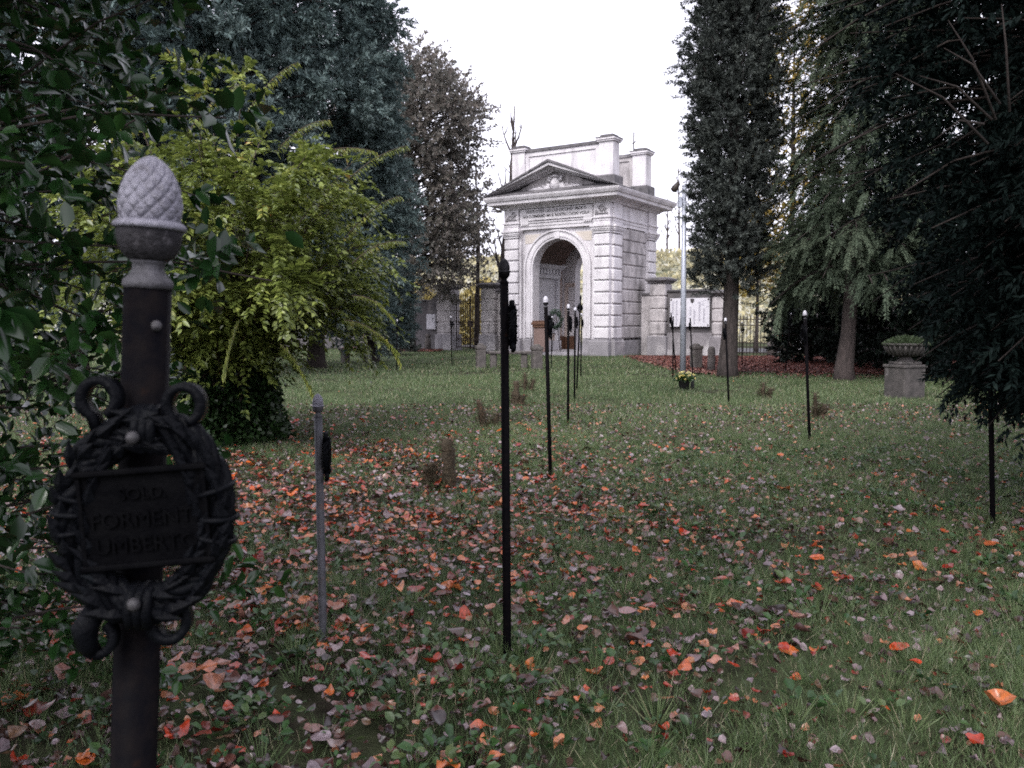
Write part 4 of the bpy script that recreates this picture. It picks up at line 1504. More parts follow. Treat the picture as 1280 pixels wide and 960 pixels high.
def wall(x0, x1, ht, label, mat, swoop=0, plinth=None):
    o = thing('boundary_wall', label, 'wall', gate_local(x0, VB), GA)
    L_ = x1 - x0
    mb = MB()
    if swoop:
        poly = [(0, -0.1), (L_, -0.1), (L_, ht + swoop)]
        for i in range(9):
            t = i / 8
            poly.append((L_ - 0.9 * t, ht + swoop * (1 - math.sin(t * PI / 2))))
        poly.append((0, ht))
        poly = poly[::1]
        mb.prism([poly[0], poly[1]] + poly[2:], -0.16, 0.16)
    else:
        mb.box(0, L_, -0.16, 0.16, -0.1, ht)
    mb.build('wall_face', mat, o)
    mb = MB()
    mb.box(0.002, L_ - (0.9 if swoop else 0.002), -0.24, 0.24, ht + 0.002, ht + 0.10, None, 0.02)
    mb.build('coping', M_DARKSTONE, o)
    if plinth:
        mb = MB()
        mb.box(0.003, L_ - 0.003, -0.24, -0.162, -0.1, plinth, None, 0.01)
        mb.build('wall_plinth', M_PALEPATCH, o)
    return o


wall(-30, -11.36, 2.50, 'long dark rendered wall with curved end beside the meter box pier', M_WALL, 0.55)
wall(1.26, 3.31, 2.72, 'grey wall with pale patched base carrying the white notice board', M_WALL, 0, 0.95)
wall(7.5, 26, 2.0, 'low dark wall behind the black-green hedge', M_WALL)
wall(-7.70, -5.42, 2.9, 'narrow wall between the gateway and the gate pier', M_SIDE)
wall(0.02, 0.48, 2.6, 'narrow wall stub between gateway side and short pier', M_SIDE)


def iron_gate(x0, x1, ht, label, mat, leaves):
    o = thing('iron_gate', label, 'gate', gate_local(x0, VB), GA)
    W_ = (x1 - x0) / leaves
    for k in range(leaves):
        mb = MB()
        a, b = k * W_ + 0.02, (k + 1) * W_ - 0.02
        nb = max(4, int((b - a) / 0.135))
        for i in range(nb + 1):
            x = a + (b - a) * i / nb
            edge = i in (0, nb)
            r_ = 0.032 if edge else 0.017
            mb.tube([(x, 0, 0.06), (x, 0, ht - 0.12)], r_, 6)
            if not edge:
                mb.lathe([(0.017, 0), (0.032, 0.03), (0.002, 0.15)], 6, Matrix.Translation((x, 0, ht - 0.12)))
        for z in (0.16, 0.52, 0.60, 1.32, 1.42, ht - 0.36, ht - 0.46) if ht > 2 else (0.14, 0.38, 0.55, ht - 0.42, ht - 0.18):
            mb.box(a, b, -0.022, 0.022, z - 0.022, z + 0.022)
        mb.build('gate_leaf', mat, o)
    if ht > 2:
        mb = MB()
        mb.box((x1 - x0) / 2 - 0.12, (x1 - x0) / 2 + 0.12, -0.05, 0.05, 1.20, 1.50, None, 0.01)
        mb.build('lock_box', mat, o)
    return o


iron_gate(-10.36, -8.60, 2.85, 'tall rusty brown iron gate with spear tips beside the gateway', M_RUSTIRON, 2)
iron_gate(4.12, 7.4, 1.70, 'low dark iron gate seen behind the cypress trunk', M_IRON, 2)

p = gate_local(-11.68, VB - 0.30)
mbx = thing('meter_box', 'pale metal meter box fixed to the dark wall', 'meter box', (p.x, p.y, 1.05), GA)
mb = MB()
mb.box(-0.30, 0.30, -0.14, 0.03, 0, 0.78, None, 0.02)
mb.build('cabinet', M_BOXW, mbx)
mb = MB()
mb.box(-0.26, 0.26, -0.152, -0.141, 0.04, 0.74)
dr = mb.build('door', M_BOXW, mbx)
mb = MB()
mb.box(0.13, 0.17, -0.17, -0.153, 0.52, 0.62)
mb.build('latch', M_IRON, dr)

p = gate_local(1.42, VB - 0.27)
nbd = thing('notice_board', 'white notice board with lists of small print on the grey wall', 'notice board', (p.x, p.y, 1.22), GA)
mb = MB()
mb.box(0, 1.78, -0.02, 0.02, 0, 1.22)
bd = mb.build('panel', M_BOARD, nbd)
mb = MB()
rr = random.Random(9)
for (xa, za, zb, ww) in ((0.10, 0.06, 1.10, 0.10), (0.27, 0.05, 1.10, 0.10), (0.66, 0.05, 1.05, 0.09), (0.90, 0.10, 0.85, 0.10), (1.07, 0.10, 0.72, 0.11), (1.30, 0.22, 1.05, 0.11), (1.50, 0.2, 0.80, 0.11)):
    z = za
    while z < zb:
        mb.box(xa, xa + ww * rr.uniform(0.5, 1.0), -0.024, -0.021, z, z + 0.016)
        z += 0.036
for i in range(6):
    x = 1.22 + rr.uniform(0, 0.4)
    mb.box(x, x + rr.uniform(0.05, 0.12), -0.024, -0.021, 0.85 + i * 0.05, 0.87 + i * 0.05)
mb.build('printed_lines', M_PRINT, nbd)
mb = MB()
mb.prism([(0.92, 1.19), (1.10, 1.19), (1.09, 1.07), (1.01, 0.98), (0.93, 1.07)], -0.027, -0.022)
mb.build('emblem', M_LETTER, nbd)
mb = MB()
for x in (0.06, 1.72):
    for z in (0.06, 1.16):
        mb.box(x - 0.03, x + 0.03, -0.032, -0.021, z - 0.03, z + 0.03)
mb.build('corner_bolt', M_IRON, nbd)

# pale wall and red barrier across the road behind the low gate
p = gate_local(4.6, VB + 7)
fw = thing('roadside_wall', 'pale wall glimpsed across the road through the low dark gate', 'wall', p, GA)
mb = MB()
mb.box(0, 6.5, 0, 0.3, 0, 1.5)
mb.build('wall_face', M_WHITEW, fw)
mb = MB()
mb.box(-0.02, 6.52, -0.05, 0.35, 1.502, 1.58)
mb.build('coping', M_SIDE, fw)
p = gate_local(6.05, VB + 1.6)
br = thing('road_barrier', 'red and white road barrier behind the round-topped stone post', 'barrier', p, GA)
mb = MB()
mb.box(-0.6, 1.1, -0.02, 0.02, 0.72, 0.92)
mb.build('rail', M_RED, br)
mb = MB()
for x in (-0.5, 1.0):
    mb.tube([(x, 0.03, 0), (x, 0.03, 0.95)], 0.03, 8)
mb.build('stand', M_GALV, br)
mb = MB()
for x in (-0.25, 0.35):
    mb.box(x, x + 0.25, -0.024, -0.021, 0.725, 0.915)
mb.build('white_stripe', M_WHITEW, br)

# asphalt road beyond the boundary
mb = MB()
a, b, c, d = gate_local(-40, VB + 4.5, 0.006), gate_local(40, VB + 4.5, 0.006), gate_local(40, VB + 11, 0.006), gate_local(-40, VB + 11, 0.006)
mb.add([a, b, c, d], [(0, 1, 2, 3)])
tag(mb.build('road', solid('grey_asphalt', (0.09, 0.088, 0.09), (0.06, 0.058, 0.06), 3, 0.9, bump=0.2)), kind='structure')


# --------------------------------------------------- stone bench and bollards
def bollard(px, py, ht, w_, label, style='block', rz=0.3):
    p = ground(px, py)
    mb = MB()
    if style == 'block':
        mb.box(-w_, w_, -w_, w_, -0.05, ht - 0.06, None, 0.02)
        mb.box(-w_ - 0.02, w_ + 0.02, -w_ - 0.02, w_ + 0.02, ht - 0.14, ht - 0.03, None, 0.02)
        mb.lathe([(w_ * 0.95, ht - 0.04), (w_ * 0.75, ht + 0.02), (w_ * 0.3, ht + 0.04)], 8)
    elif style == 'round':
        mb.lathe([(w_, -0.05), (w_ * 1.02, ht * 0.55), (w_ * 0.95, ht * 0.66), (w_ * 0.55, ht * 0.72), (w_ * 0.6, ht * 0.76), (w_ * 0.92, ht * 0.82), (w_ * 0.95, ht * 0.9), (w_ * 0.6, ht * 0.98), (0.02, ht)], 14)
    else:
        mb.lathe([(w_ * 1.08, -0.05), (w_, ht * 0.3), (w_ * 0.93, ht * 0.88), (w_ * 0.75, ht * 0.97), (w_ * 0.3, ht)], 14)
    o = mb.build('stone_bollard', M_BENCH)
    o.location = p
    o.rotation_euler = (0, 0, rz)
    tag(o, label, 'bollard', 'old stone bollards')
    return o


bollard(601, 459, 0.70, 0.135, 'mossy square stone bollard at the outer end of the bench, nearer the brown gate')
bollard(671, 460, 0.68, 0.145, 'mossy square stone bollard between the stone bench and the arch')
bollard(870, 461, 0.72, 0.14, 'square stone bollard below the notice board')
bollard(889, 464, 0.70, 0.11, 'tapered mossy round bollard between notice board and cypress trunk', 'taper')
bollard(965, 446, 0.86, 0.20, 'knob-topped stone bollard in front of the red barrier', 'round')
bollard(535, 438, 0.85, 0.16, 'small knob-topped stone bollard at the foot of the dark wall', 'round')
bollard(469, 453, 0.84, 0.15, 'stone bollard at the end of the bench half hidden by the shrub', 'block')


def bench(px, py, rz, label, L_=1.55):
    o = thing('stone_bench', label, 'bench', ground(px, py), rz, 'old stone benches')
    mb = MB()
    mb.box(-L_ / 2, L_ / 2, -0.20, 0.20, 0.40, 0.49, None, 0.02)
    mb.build('seat', M_BENCH, o)
    for x in (-0.48, 0.48):
        mb = MB()
        mb.box(x - 0.10, x + 0.10, -0.15, 0.15, -0.05, 0.398, None, 0.02)
        mb.build('leg', M_BENCH, o)


bench(636, 458.5, R(-3), 'long mossy stone bench between two bollards before the gateway')
bench(446, 453, R(-25), 'dark stone bench half hidden under the shrub branches', 1.3)

# ----------------------------------------------------------------- urn
p = ground(1130, 495)
un = thing('stone_urn', 'squat stone urn planted with ferns on a square pedestal', 'urn', p, R(20))
mb = MB()
mb.box(-0.25, 0.25, -0.25, 0.25, -0.05, 0.56, None, 0.02)
mb.box(-0.27, 0.27, -0.27, 0.27, 0.53, 0.585, None, 0.012)
mb.build('pedestal', M_URN, un)
mb = MB()
mb.box(-0.20, 0.20, -0.20, 0.20, 0.587, 0.64, None, 0.01)
mb.lathe([(0.15, 0.64), (0.15, 0.66), (0.11, 0.69), (0.10, 0.72), (0.16, 0.75), (0.27, 0.79), (0.335, 0.86), (0.36, 0.93), (0.395, 0.945), (0.395, 0.975), (0.35, 0.98), (0.32, 0.95)], 28)
for k in range(24):
    a = 2 * PI * k / 24
    mb.tube([(0.14 * math.cos(a), 0.14 * math.sin(a), 0.745), (0.27 * math.cos(a), 0.27 * math.sin(a), 0.785), (0.345 * math.cos(a), 0.345 * math.sin(a), 0.87), (0.365 * math.cos(a), 0.365 * math.sin(a), 0.93)], 0.022, 6)
mb.build('bowl', M_URN, un)
rng = np.random.default_rng(31)
n = 3200
a = rng.uniform(0, 2 * PI, n)
q = np.sqrt(rng.uniform(0, 1, n)) * 0.38
P = np.stack([q * np.cos(a), q * np.sin(a), 0.95 + 0.16 * (1 - (q / 0.4) ** 2) * rng.uniform(0, 1, n)], -1)
D = np.stack([np.cos(a) * q * 1.5, np.sin(a) * q * 1.5, 0.5 - q * 1.2], -1) + rng.normal(0, 0.22, (n, 3))
V, T, r_ = cards(P, D, rand_dirs(n, rng), 0.05, 0.014, rng.uniform(0, 1, n))
soup('ferns', V, T, r_, L_FERN, un)

# ------------------------------------------------------------- lamp post
p = ground(853.5, 471)
lp = thing('steel_lamp_post', 'pale galvanised steel pole with floodlight heads beside the cypress', 'lamp post', p, 0)
top = at(855.5, 233, p.y)
mb = MB()
tx = top.x - p.x
mb.tube([(0, 0, -0.1), (tx * 0.5, 0, top.z * 0.5), (tx, 0, top.z)], [0.078, 0.068, 0.054], 16)
mb.lathe([(0.062, top.z), (0.05, top.z + 0.04), (0.01, top.z + 0.06)], 12, Matrix.Translation((tx, 0, 0)))
mb.build('pole', M_GALV, lp)
mb = MB()
mb.tube([(tx, 0, top.z - 0.14), (tx - 0.14, -0.02, top.z - 0.15), (tx - 0.20, -0.02, top.z - 0.05)], 0.016, 6)
mb.build('bracket', M_GALV, lp)
mb = MB()
mb.lathe([(0.03, -0.13), (0.085, -0.10), (0.075, 0.02), (0.055, 0.12), (0.01, 0.14)], 14, Matrix.Translation((tx - 0.22, -0.02, top.z - 0.02)) @ Matrix.Rotation(R(35), 4, 'Y'))
mb.build('floodlight', M_IRON, lp)
mb = MB()
mb.box(tx - 0.15, tx - 0.06, -0.07, 0.07, top.z - 0.52, top.z - 0.26, None, 0.01)
mb.build('junction_box', M_GALV, lp)

# ------------------------------------------------------------ flower pot
p = ground(855, 486)
fp_ = thing('potted_chrysanthemum', 'pale yellow chrysanthemum in a black pot at the foot of the lamp post', 'potted plant', p, 0)
mb = MB()
mb.lathe([(0.085, 0.0), (0.095, 0.01), (0.12, 0.15), (0.13, 0.16), (0.13, 0.18), (0.11, 0.175)], 20)
mb.build('pot', M_POT, fp_)
rng = np.random.default_rng(41)
n = 700
d = rand_dirs(n, rng)
d[:, 2] = np.abs(d[:, 2]) * 0.8
P = d * np.array([0.20, 0.18, 0.13]) * rng.uniform(0.5, 1, (n, 1)) + np.array([0, 0, 0.18])
V, T, r_ = cards(P, d + rng.normal(0, 0.4, (n, 3)), rand_dirs(n, rng), 0.055, 0.035, rng.uniform(0, 1, n))
soup('foliage', V, T, r_, L_WEED, fp_)
parts = []
for k in range(34):
    dd = unit(rng.normal(size=3))
    dd[2] = abs(dd[2])
    c = dd * np.array([0.20, 0.18, 0.15]) + np.array([0.02, 0, 0.19])
    m = 26
    pd = rand_dirs(m, rng) * 0.7 + dd
    parts.append(cards(np.repeat(c[None], m, 0), pd, rand_dirs(m, rng), 0.036, 0.018, np.clip(rng.uniform(0, 1) * 0.6 + rng.uniform(0, 0.4, m), 0, 1)))
V, T, r_ = merge(parts)
soup('blooms', V, T, r_, L_BLOOM, fp_)
p = ground(865.5, 485)
mb = MB()
mb.box(-0.035, 0.035, -0.02, 0.02, 0, 0.24, None, 0.005)
mb.lathe([(0.05, 0.2), (0.06, 0.25), (0.02, 0.27)], 10)
o = mb.build('grave_light', M_POT)
o.location = p
tag(o, 'small dark votive holder standing beside the yellow chrysanthemum pot', 'votive holder')


# ----------------------------------------------------------- dry stubs
def stub(px, py, ht, seed, label, stems):
    p = ground(px, py)
    rng = np.random.default_rng(seed)
    o = thing('dry_stub', label, 'dead plant', p, 0, 'dried-up conifer stubs in the grass')
    mb = MB()
    parts = []
    for (dx, dy, lx, h, r_) in stems:
        pts, rad = [], []
        for i in range(10):
            t = i / 9
            pts.append((dx + lx * t + rng.normal(0, 0.006), dy + rng.normal(0, 0.006), -0.05 + (h * ht + 0.05) * t))
            rad.append(r_ * (1.25 - 0.5 * t) * rng.uniform(0.8, 1.25))
        rad = [q * 1.1 for q in rad]
        mb.tube(pts, rad, 9)
        pts = np.array(pts)
        m = 300
        k = rng.integers(1, 10, m)
        a = rng.uniform(0, 2 * PI, m)
        P = pts[k] + np.stack([np.cos(a), np.sin(a), np.zeros(m)], -1) * r_ * 1.2
        D = np.stack([np.cos(a), np.sin(a), rng.uniform(-0.2, 1.2, m)], -1)
        parts.append(cards(P, D, rand_dirs(m, rng), rng.uniform(0.018, 0.048, m), 0.009, rng.uniform(0, 1, m)))
    n = 190
    a = rng.uniform(0, 2 * PI, n)
    q = rng.uniform(0, 1, n) ** 0.7 * 0.13
    P = np.stack([q * np.cos(a) - 0.03, q * np.sin(a) * 0.7, rng.uniform(0, 0.2, n) * (1 - q / 0.2) + 0.02], -1)
    D = np.stack([np.cos(a) * 0.6, np.sin(a) * 0.6, rng.uniform(0.1, 1.2, n)], -1)
    parts.append(cards(P, D, rand_dirs(n, rng), rng.uniform(0.02, 0.06, n), 0.012, rng.uniform(0, 0.8, n)))
    mb.build('stem', M_STUMP, o)
    V, T, r_ = merge(parts)
    soup('dry_fronds', V, T, r_, L_DRY, o)


stub(553, 607, 0.38, 1, 'thick dark mossy dry stub nearest the short grey post', [(0.06, 0, -0.01, 1.0, 0.048), (-0.05, 0.02, -0.05, 0.5, 0.035), (-0.1, 0, -0.04, 0.4, 0.03)])
stub(609, 533, 0.34, 2, 'leaning pinkish dry stub just beside the tall all-black post', [(-0.02, 0, -0.09, 1.0, 0.035), (0.09, 0, 0.05, 0.5, 0.03)])
stub(644, 505, 0.38, 3, 'grey dry stub half hidden behind the tall all-black post', [(0.0, 0, 0.02, 1.0, 0.055), (0.05, 0, 0.08, 0.4, 0.05)])
stub(659, 487, 0.34, 4, 'small forked dry stub nearest the stone bench', [(-0.04, 0, -0.01, 1.0, 0.025), (0.07, 0, 0.06, 0.6, 0.03)])
stub(956, 497, 0.27, 5, 'low dry stub between the cypress and the cedar', [(-0.03, 0, 0.0, 1.0, 0.03), (0.05, 0, 0.06, 0.6, 0.035)])
stub(1022, 520, 0.33, 6, 'narrow orange-tinged dry stub beside the lone silver-tipped post', [(-0.02, 0, -0.02, 1.0, 0.028), (0.05, 0, 0.05, 0.5, 0.04)])


# ------------------------------------------------------------ shrub (left)
def build_shrub():
    rng = np.random.default_rng(17)
    b = Vector((-3.2, 9.5, 0))
    root = thing('leafy_shrub', 'broad yellow-green shrub with arching leafy twigs behind the short grey post', 'shrub', b)
    mb = MB()
    O, D, LN, CL = [], [], [], []
    nst = 95
    for i in range(nst):
        a = i * 2.399963 + rng.normal(0, 0.3)
        t = rng.uniform(0, 1)
        out = (0.06 + 0.9 * t ** 0.8)
        length = rng.uniform(3.3, 4.35) * (1.0 - 0.15 * t)
        q = rng.uniform(0.05, 0.32)
        st = (q * math.cos(a), q * math.sin(a), -0.05)
        d0 = (math.cos(a) * (0.10 + 0.28 * t), math.sin(a) * (0.10 + 0.28 * t), 1.0)
        # stems rise, then bow outwards
        p_, d_ = np.array(st), np.array(d0) / np.linalg.norm(d0)
        pts = [p_.copy()]
        for k in range(12):
            s = k / 12
            bend = 0.035 + 0.125 * out * s
            d_ = d_ + np.array([math.cos(a) * bend, math.sin(a) * bend, -bend * (0.25 + 2.1 * s * t)]) + rng.normal(0, 0.035, 3)
            d_ /= np.linalg.norm(d_)
            p_ = p_ + d_ * length / 12
            pts.append(p_.copy())
        pts = np.array(pts)
        pts[:, :2] *= np.array([0.62, 0.72])
        mb.tube(pts, np.linspace(rng.uniform(0.014, 0.026), 0.004, 13), 6)
        ntw = 46
        s = rng.uniform(0.26, 1.0, ntw) * 12
        s[:5] = 11.6
        ix = np.minimum(s.astype(int), 11)
        fr = (s - ix)[:, None]
        pos = pts[ix] * (1 - fr) + pts[ix + 1] * fr
        tg = unit(pts[ix + 1] - pts[ix])
        dd = tg * 0.5 + rand_dirs(ntw, rng) * 0.75 + np.array([math.cos(a) * 0.35, math.sin(a) * 0.35, 0.05])
        kz = pos[:, 2] > rng.uniform(0.7, 1.15, ntw)
        O.append(pos[kz])
        D.append(dd[kz])
        LN.append(rng.uniform(0.25, 0.55, kz.sum()))
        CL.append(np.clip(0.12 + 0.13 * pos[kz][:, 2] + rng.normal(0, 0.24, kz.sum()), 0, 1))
    O, D, LN, CL = np.concatenate(O), unit(np.concatenate(D)), np.concatenate(LN), np.concatenate(CL)
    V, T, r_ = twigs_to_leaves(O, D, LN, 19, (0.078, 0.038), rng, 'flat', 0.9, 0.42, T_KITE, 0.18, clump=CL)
    # long whips standing out above the crown, leaves hanging in two rows
    parts = [(V, T, r_)]
    for (px, py, qx, qy, dep) in ((232, 170, 300, 105, 9.3), (310, 140, 372, 78, 9.2), (345, 190, 410, 150, 9.1), (380, 200, 470, 190, 9.0), (420, 240, 508, 182, 9.0), (250, 120, 268, 90, 9.6),
                                  (430, 300, 500, 245, 8.9), (440, 330, 505, 302, 8.8), (200, 150, 180, 112, 9.5), (440, 370, 492, 400, 8.9), (430, 400, 497, 440, 8.9), (470, 420, 500, 455, 8.9), (350, 430, 395, 505, 8.4), (300, 400, 280, 470, 8.2)):
        A, B = np.array(at(px, py, dep)) - np.array(b), np.array(at(qx, qy, dep)) - np.array(b)
        mid = (A + B) / 2 + np.array([0, 0, 0.16])
        tt = np.linspace(0, 1, 9)[:, None]
        pts = A * (1 - tt) ** 2 + 2 * mid * tt * (1 - tt) + B * tt ** 2
        mb.tube(pts, np.linspace(0.007, 0.003, 9), 5)
        m = 64
        s = np.linspace(0.0, 0.999, m) * 8
        ix = s.astype(int)
        fr = (s - ix)[:, None]
        pos = pts[ix] * (1 - fr) + pts[ix + 1] * fr
        tg = unit(pts[ix + 1] - pts[ix])
        side = unit(np.cross(tg, np.array([0, 0, 1.0]))) * np.where(np.arange(m) % 2, 1, -1)[:, None]
        d = tg * 0.5 + side * 0.6 + np.array([0, 0, -0.75]) + rng.normal(0, 0.15, (m, 3))
        parts.append(cards(pos, d, tg + np.array([0, 0, 0.5]), rng.uniform(0.07, 0.105, m), 0.040, rng.uniform(0.55, 0.93, m)))
    V, T, r_ = merge(parts)
    mb.build('stems', M_TWIG, root)
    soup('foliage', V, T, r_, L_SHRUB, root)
    # ivy round its foot
    n = 13000
    a = rng.uniform(0, 2 * PI, n)
    z = rng.uniform(0.02, 1.5, n)
    q = (0.50 + 0.05 * np.sin(a * 3 + z * 4) + 0.18 * np.exp(-z / 0.22)) * rng.uniform(0.5, 1.0, n)
    P = np.stack([q * np.cos(a), q * np.sin(a), z], -1)
    Dv = np.stack([np.cos(a), np.sin(a), rng.uniform(-0.9, 0.3, n)], -1) + rng.normal(0, 0.4, (n, 3))
    V, T, r_ = cards(P, Dv, rand_dirs(n, rng), 0.07, 0.055, rng.uniform(0, 1, n))
    iv = soup('ivy', V, T, r_, L_IVY)
    iv.location = b
    tag(iv, 'dark ivy clothing the foot of the yellow-green shrub', 'ivy')


build_shrub()


# ------------------------------------------------------------ holly (left front)
def build_holly():
    rng = np.random.default_rng(23)
    b = Vector((-2.45, 2.5, 0))
    root = thing('holly_tree', 'dark glossy broad-leaved holly close behind the large bronze wreath post', 'tree', b)
    mb = MB()
    mb.tube([(0, 0, -0.1), (0.05, -0.02, 1.2), (0.0, 0.05, 2.6), (0.1, 0, 4.4)], [0.10, 0.085, 0.06, 0.02], 10)
    mb.tube([(0.05, 0, 0.1), (0.3, -0.1, 1.0), (0.45, -0.2, 2.2), (0.5, -0.5, 3.6)], [0.06, 0.05, 0.035, 0.01], 8)
    O, D, LN, CL = [], [], [], []
    bl = np.array(b)

    def spray(st, d0, ln_, droop=0.5, r_=0.010, n=16, seedc=None):
        pl = polyline(st, d0, ln_, 6, droop, 0.10, rng)
        mb.tube(pl, np.linspace(r_, 0.002, 7), 6)
        s = rng.uniform(0.30, 1.0, n) * 6
        s[:2] = 5.8
        ix = np.minimum(s.astype(int), 5)
        fr = (s - ix)[:, None]
        O.append(pl[ix] * (1 - fr) + pl[ix + 1] * fr)
        D.append(unit(pl[ix + 1] - pl[ix]) + rand_dirs(n, rng) * 0.8)
        LN.append(rng.uniform(0.10, 0.24, n))
        CL.append(np.full(n, rng.uniform(0, 0.8)))

    for i in range(360):
        a = i * 2.399963
        z = 0.25 + 4.3 * ((i + rng.uniform(0, 1)) / 360)
        reach = 1.30 if z < 2.4 else 1.30 + 0.25 * (z - 2.4)
        if z > 3.7:
            reach *= 0.9
        reach *= rng.uniform(0.6, 1.05)
        az = a % (2 * PI)
        spray((0.1 * math.cos(a), 0.1 * math.sin(a), z), (math.cos(a), math.sin(a), 0.30), reach, 0.55, 0.011, 15)
    # unseen high limbs, added above the view to shade the foreground
    for i in range(330):
        a = rng.uniform(-1.9, 0.5)
        z = rng.uniform(3.6, 5.2)
        ln_ = rng.uniform(1.6, 4.6)
        st = (0.3 * math.cos(a), 0.3 * math.sin(a), z)
        ex, ey = bl[0] + ln_ * math.cos(a), bl[1] + ln_ * math.sin(a)
        if ey > 3.0 or (ex > 2.2):
            continue
        spray(st, (math.cos(a), math.sin(a), 0.22), ln_, 0.30, 0.02, 34)
    # sprays reaching over towards the open lawn
    for (px, py, Y) in ((250, 135, 2.1), (222, 70, 2.2), (262, 160, 2.0), (268, 215, 1.7), (240, 240, 1.7), (205, 120, 2.2), (170, 60, 2.0), (190, 320, 2.1), (150, 360, 2.0), (255, 700, 2.1), (240, 760, 2.2), (120, 250, 1.7), (60, 120, 1.5), (110, 40, 1.6), (60, 640, 1.8), (40, 740, 1.9), (100, 560, 1.9), (30, 560, 1.7)):
        tgt = np.array(at(px, py, Y)) - bl
        st = np.array([0.1, 0, max(0.2, tgt[2] - 0.25)])
        v = tgt - st
        spray(st, v / np.linalg.norm(v) + np.array([0, 0, 0.12]), np.linalg.norm(v), 0.30, 0.008, 18)
    O, D, LN, CL = np.concatenate(O), np.concatenate(D), np.concatenate(LN), np.concatenate(CL)
    # keep the space of the near post and the viewer free
    W = O + bl
    ok = ~((W[:, 1] < 1.15) & (W[:, 2] < 2.4) & (W[:, 0] > -0.9))
    ok &= ~((np.abs(W[:, 0] + 0.28) < 0.22) & (W[:, 1] < 1.0))
    ok &= ~((W[:, 0] > -0.62 * W[:, 1] + 0.64 * W[:, 1] * 0.42) & (W[:, 2] < 2.1) & (rng.uniform(0, 1, len(W)) < 0.92) & (W[:, 2] < EYE + 0.16 * W[:, 1]))
    O, D, LN, CL = O[ok], D[ok], LN[ok], CL[ok]
    V, T, r_ = twigs_to_leaves(O, D, LN, 6, (0.056, 0.036), rng, 'radial', 1.0, 0.15, T_LEAF, 0.22, clump=CL)
    mb.build('trunk', M_BARKD, root)
    soup('crown', V, T, r_, L_HOLLY, root)


build_holly()


# ------------------------------------------------------------- yew (right front)
def build_yew():
    rng = np.random.default_rng(29)
    b = Vector((4.62, 5.65, 0))
    root = thing('yew_tree', 'dense black-green yew with boughs hanging low over the lawn', 'tree', b)
    mb = MB()
    mb.tube([(0, 0, -0.1), (0.1, 0.05, 1.5), (0.0, 0.1, 4.0), (0.1, 0, 8.0)], [0.22, 0.19, 0.13, 0.03], 12)
    O, D, LN, CL = [], [], [], []
    N_ = 860
    for i in range(N_):
        t = (i + rng.uniform(0, 1)) / N_
        z = 0.95 + 7.2 * t ** 1.15
        a = i * 2.399963 + rng.normal(0, 0.2)
        reach = (1.5 + 1.25 * math.sin(min(1, t * 2.4) * PI / 2)) * (1 - max(0, t - 0.6) * 1.5)
        reach *= rng.uniform(0.6, 1.05)
        pl = polyline((0, 0, z), (math.cos(a), math.sin(a), 0.40), reach, 6, 0.75 if t > 0.2 else 1.0, 0.08, rng)
        mb.tube(pl, np.linspace(0.022, 0.004, 7), 5)
        n = 26
        s = rng.uniform(0.15, 1.0, n) ** 0.8 * 6
        ix = np.minimum(s.astype(int), 5)
        fr = (s - ix)[:, None]
        pos = pl[ix] * (1 - fr) + pl[ix + 1] * fr
        tg = unit(pl[ix + 1] - pl[ix])
        sd = rand_dirs(n, rng)
        O.append(pos + sd * 0.10)
        D.append(tg * 0.7 + sd * 0.7 + np.array([0, 0, -0.25]))
        LN.append(rng.uniform(0.12, 0.30, n))
        CL.append(np.full(n, rng.uniform(0, 0.9)))
    # low boughs hanging over the nearest post
    for i in range(110):
        tgt = np.array([rng.uniform(2.75, 3.75) - b.x, rng.uniform(4.3, 5.5) - b.y, rng.uniform(0.85, 2.6)])
        st = np.array([0, 0, tgt[2] + 0.5])
        pl = np.array([st * (1 - q) + tgt * q + np.array([0, 0, 0.25 * math.sin(q * PI)]) for q in np.linspace(0, 1, 7)])
        mb.tube(pl, np.linspace(0.018, 0.004, 7), 5)
        n = 24
        s = rng.uniform(0.35, 1.0, n) * 6
        ix = np.minimum(s.astype(int), 5)
        fr = (s - ix)[:, None]
        pos = pl[ix] * (1 - fr) + pl[ix + 1] * fr
        sd = rand_dirs(n, rng)
        O.append(pos + sd * 0.08)
        D.append(unit(pl[ix + 1] - pl[ix]) * 0.6 + sd * 0.7 + np.array([0, 0, -0.25]))
        LN.append(rng.uniform(0.12, 0.28, n))
        CL.append(np.full(n, rng.uniform(0, 0.9)))
    # bare grey twigs showing among the boughs
    for (px, py, qx, qy, Y) in ((1245, 150, 1185, 25, 3.9), (1250, 130, 1180, 60, 3.8), (1262, 140, 1252, 5, 3.9), (1240, 150, 1150, 95, 3.8), (1235, 180, 1120, 92, 3.8), (1230, 155, 1168, 175, 3.8), (1215, 230, 1185, 200, 3.9), (1160, 290, 1120, 225, 4.0))[:6]:
        A, B = at(px, py, Y) - b, at(qx, qy, Y) - b
        mid = (A + B) / 2 + Vector((0, 0, 0.05))
        mb.tube([A, mid, B], [0.006, 0.0045, 0.002], 6)
    O, D, LN, CL = np.concatenate(O), np.concatenate(D), np.concatenate(LN), np.concatenate(CL)
    # the skirt of the crown draws in towards the ground
    W = O + np.array(b)
    lim = np.interp(W[:, 2], [0.7, 1.0, 1.35, 1.8, 2.6, 3.3], [0.575, 0.53, 0.50, 0.465, 0.43, 0.40])
    ok = (W[:, 0] / W[:, 1] > lim + rng.uniform(-0.03, 0.02, len(W)) + LN * 0.05) & (W[:, 2] > 0.78)
    O, D, LN, CL = O[ok], D[ok], LN[ok], CL[ok]
    V, T, r_ = twigs_to_leaves(O, D, LN, 34, (0.060, 0.019), rng, 'radial', 0.8, 0.25, T_KITE, 0.15, clump=CL)
    mb.build('trunk', M_BARKD, root)
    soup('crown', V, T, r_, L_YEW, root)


build_yew()

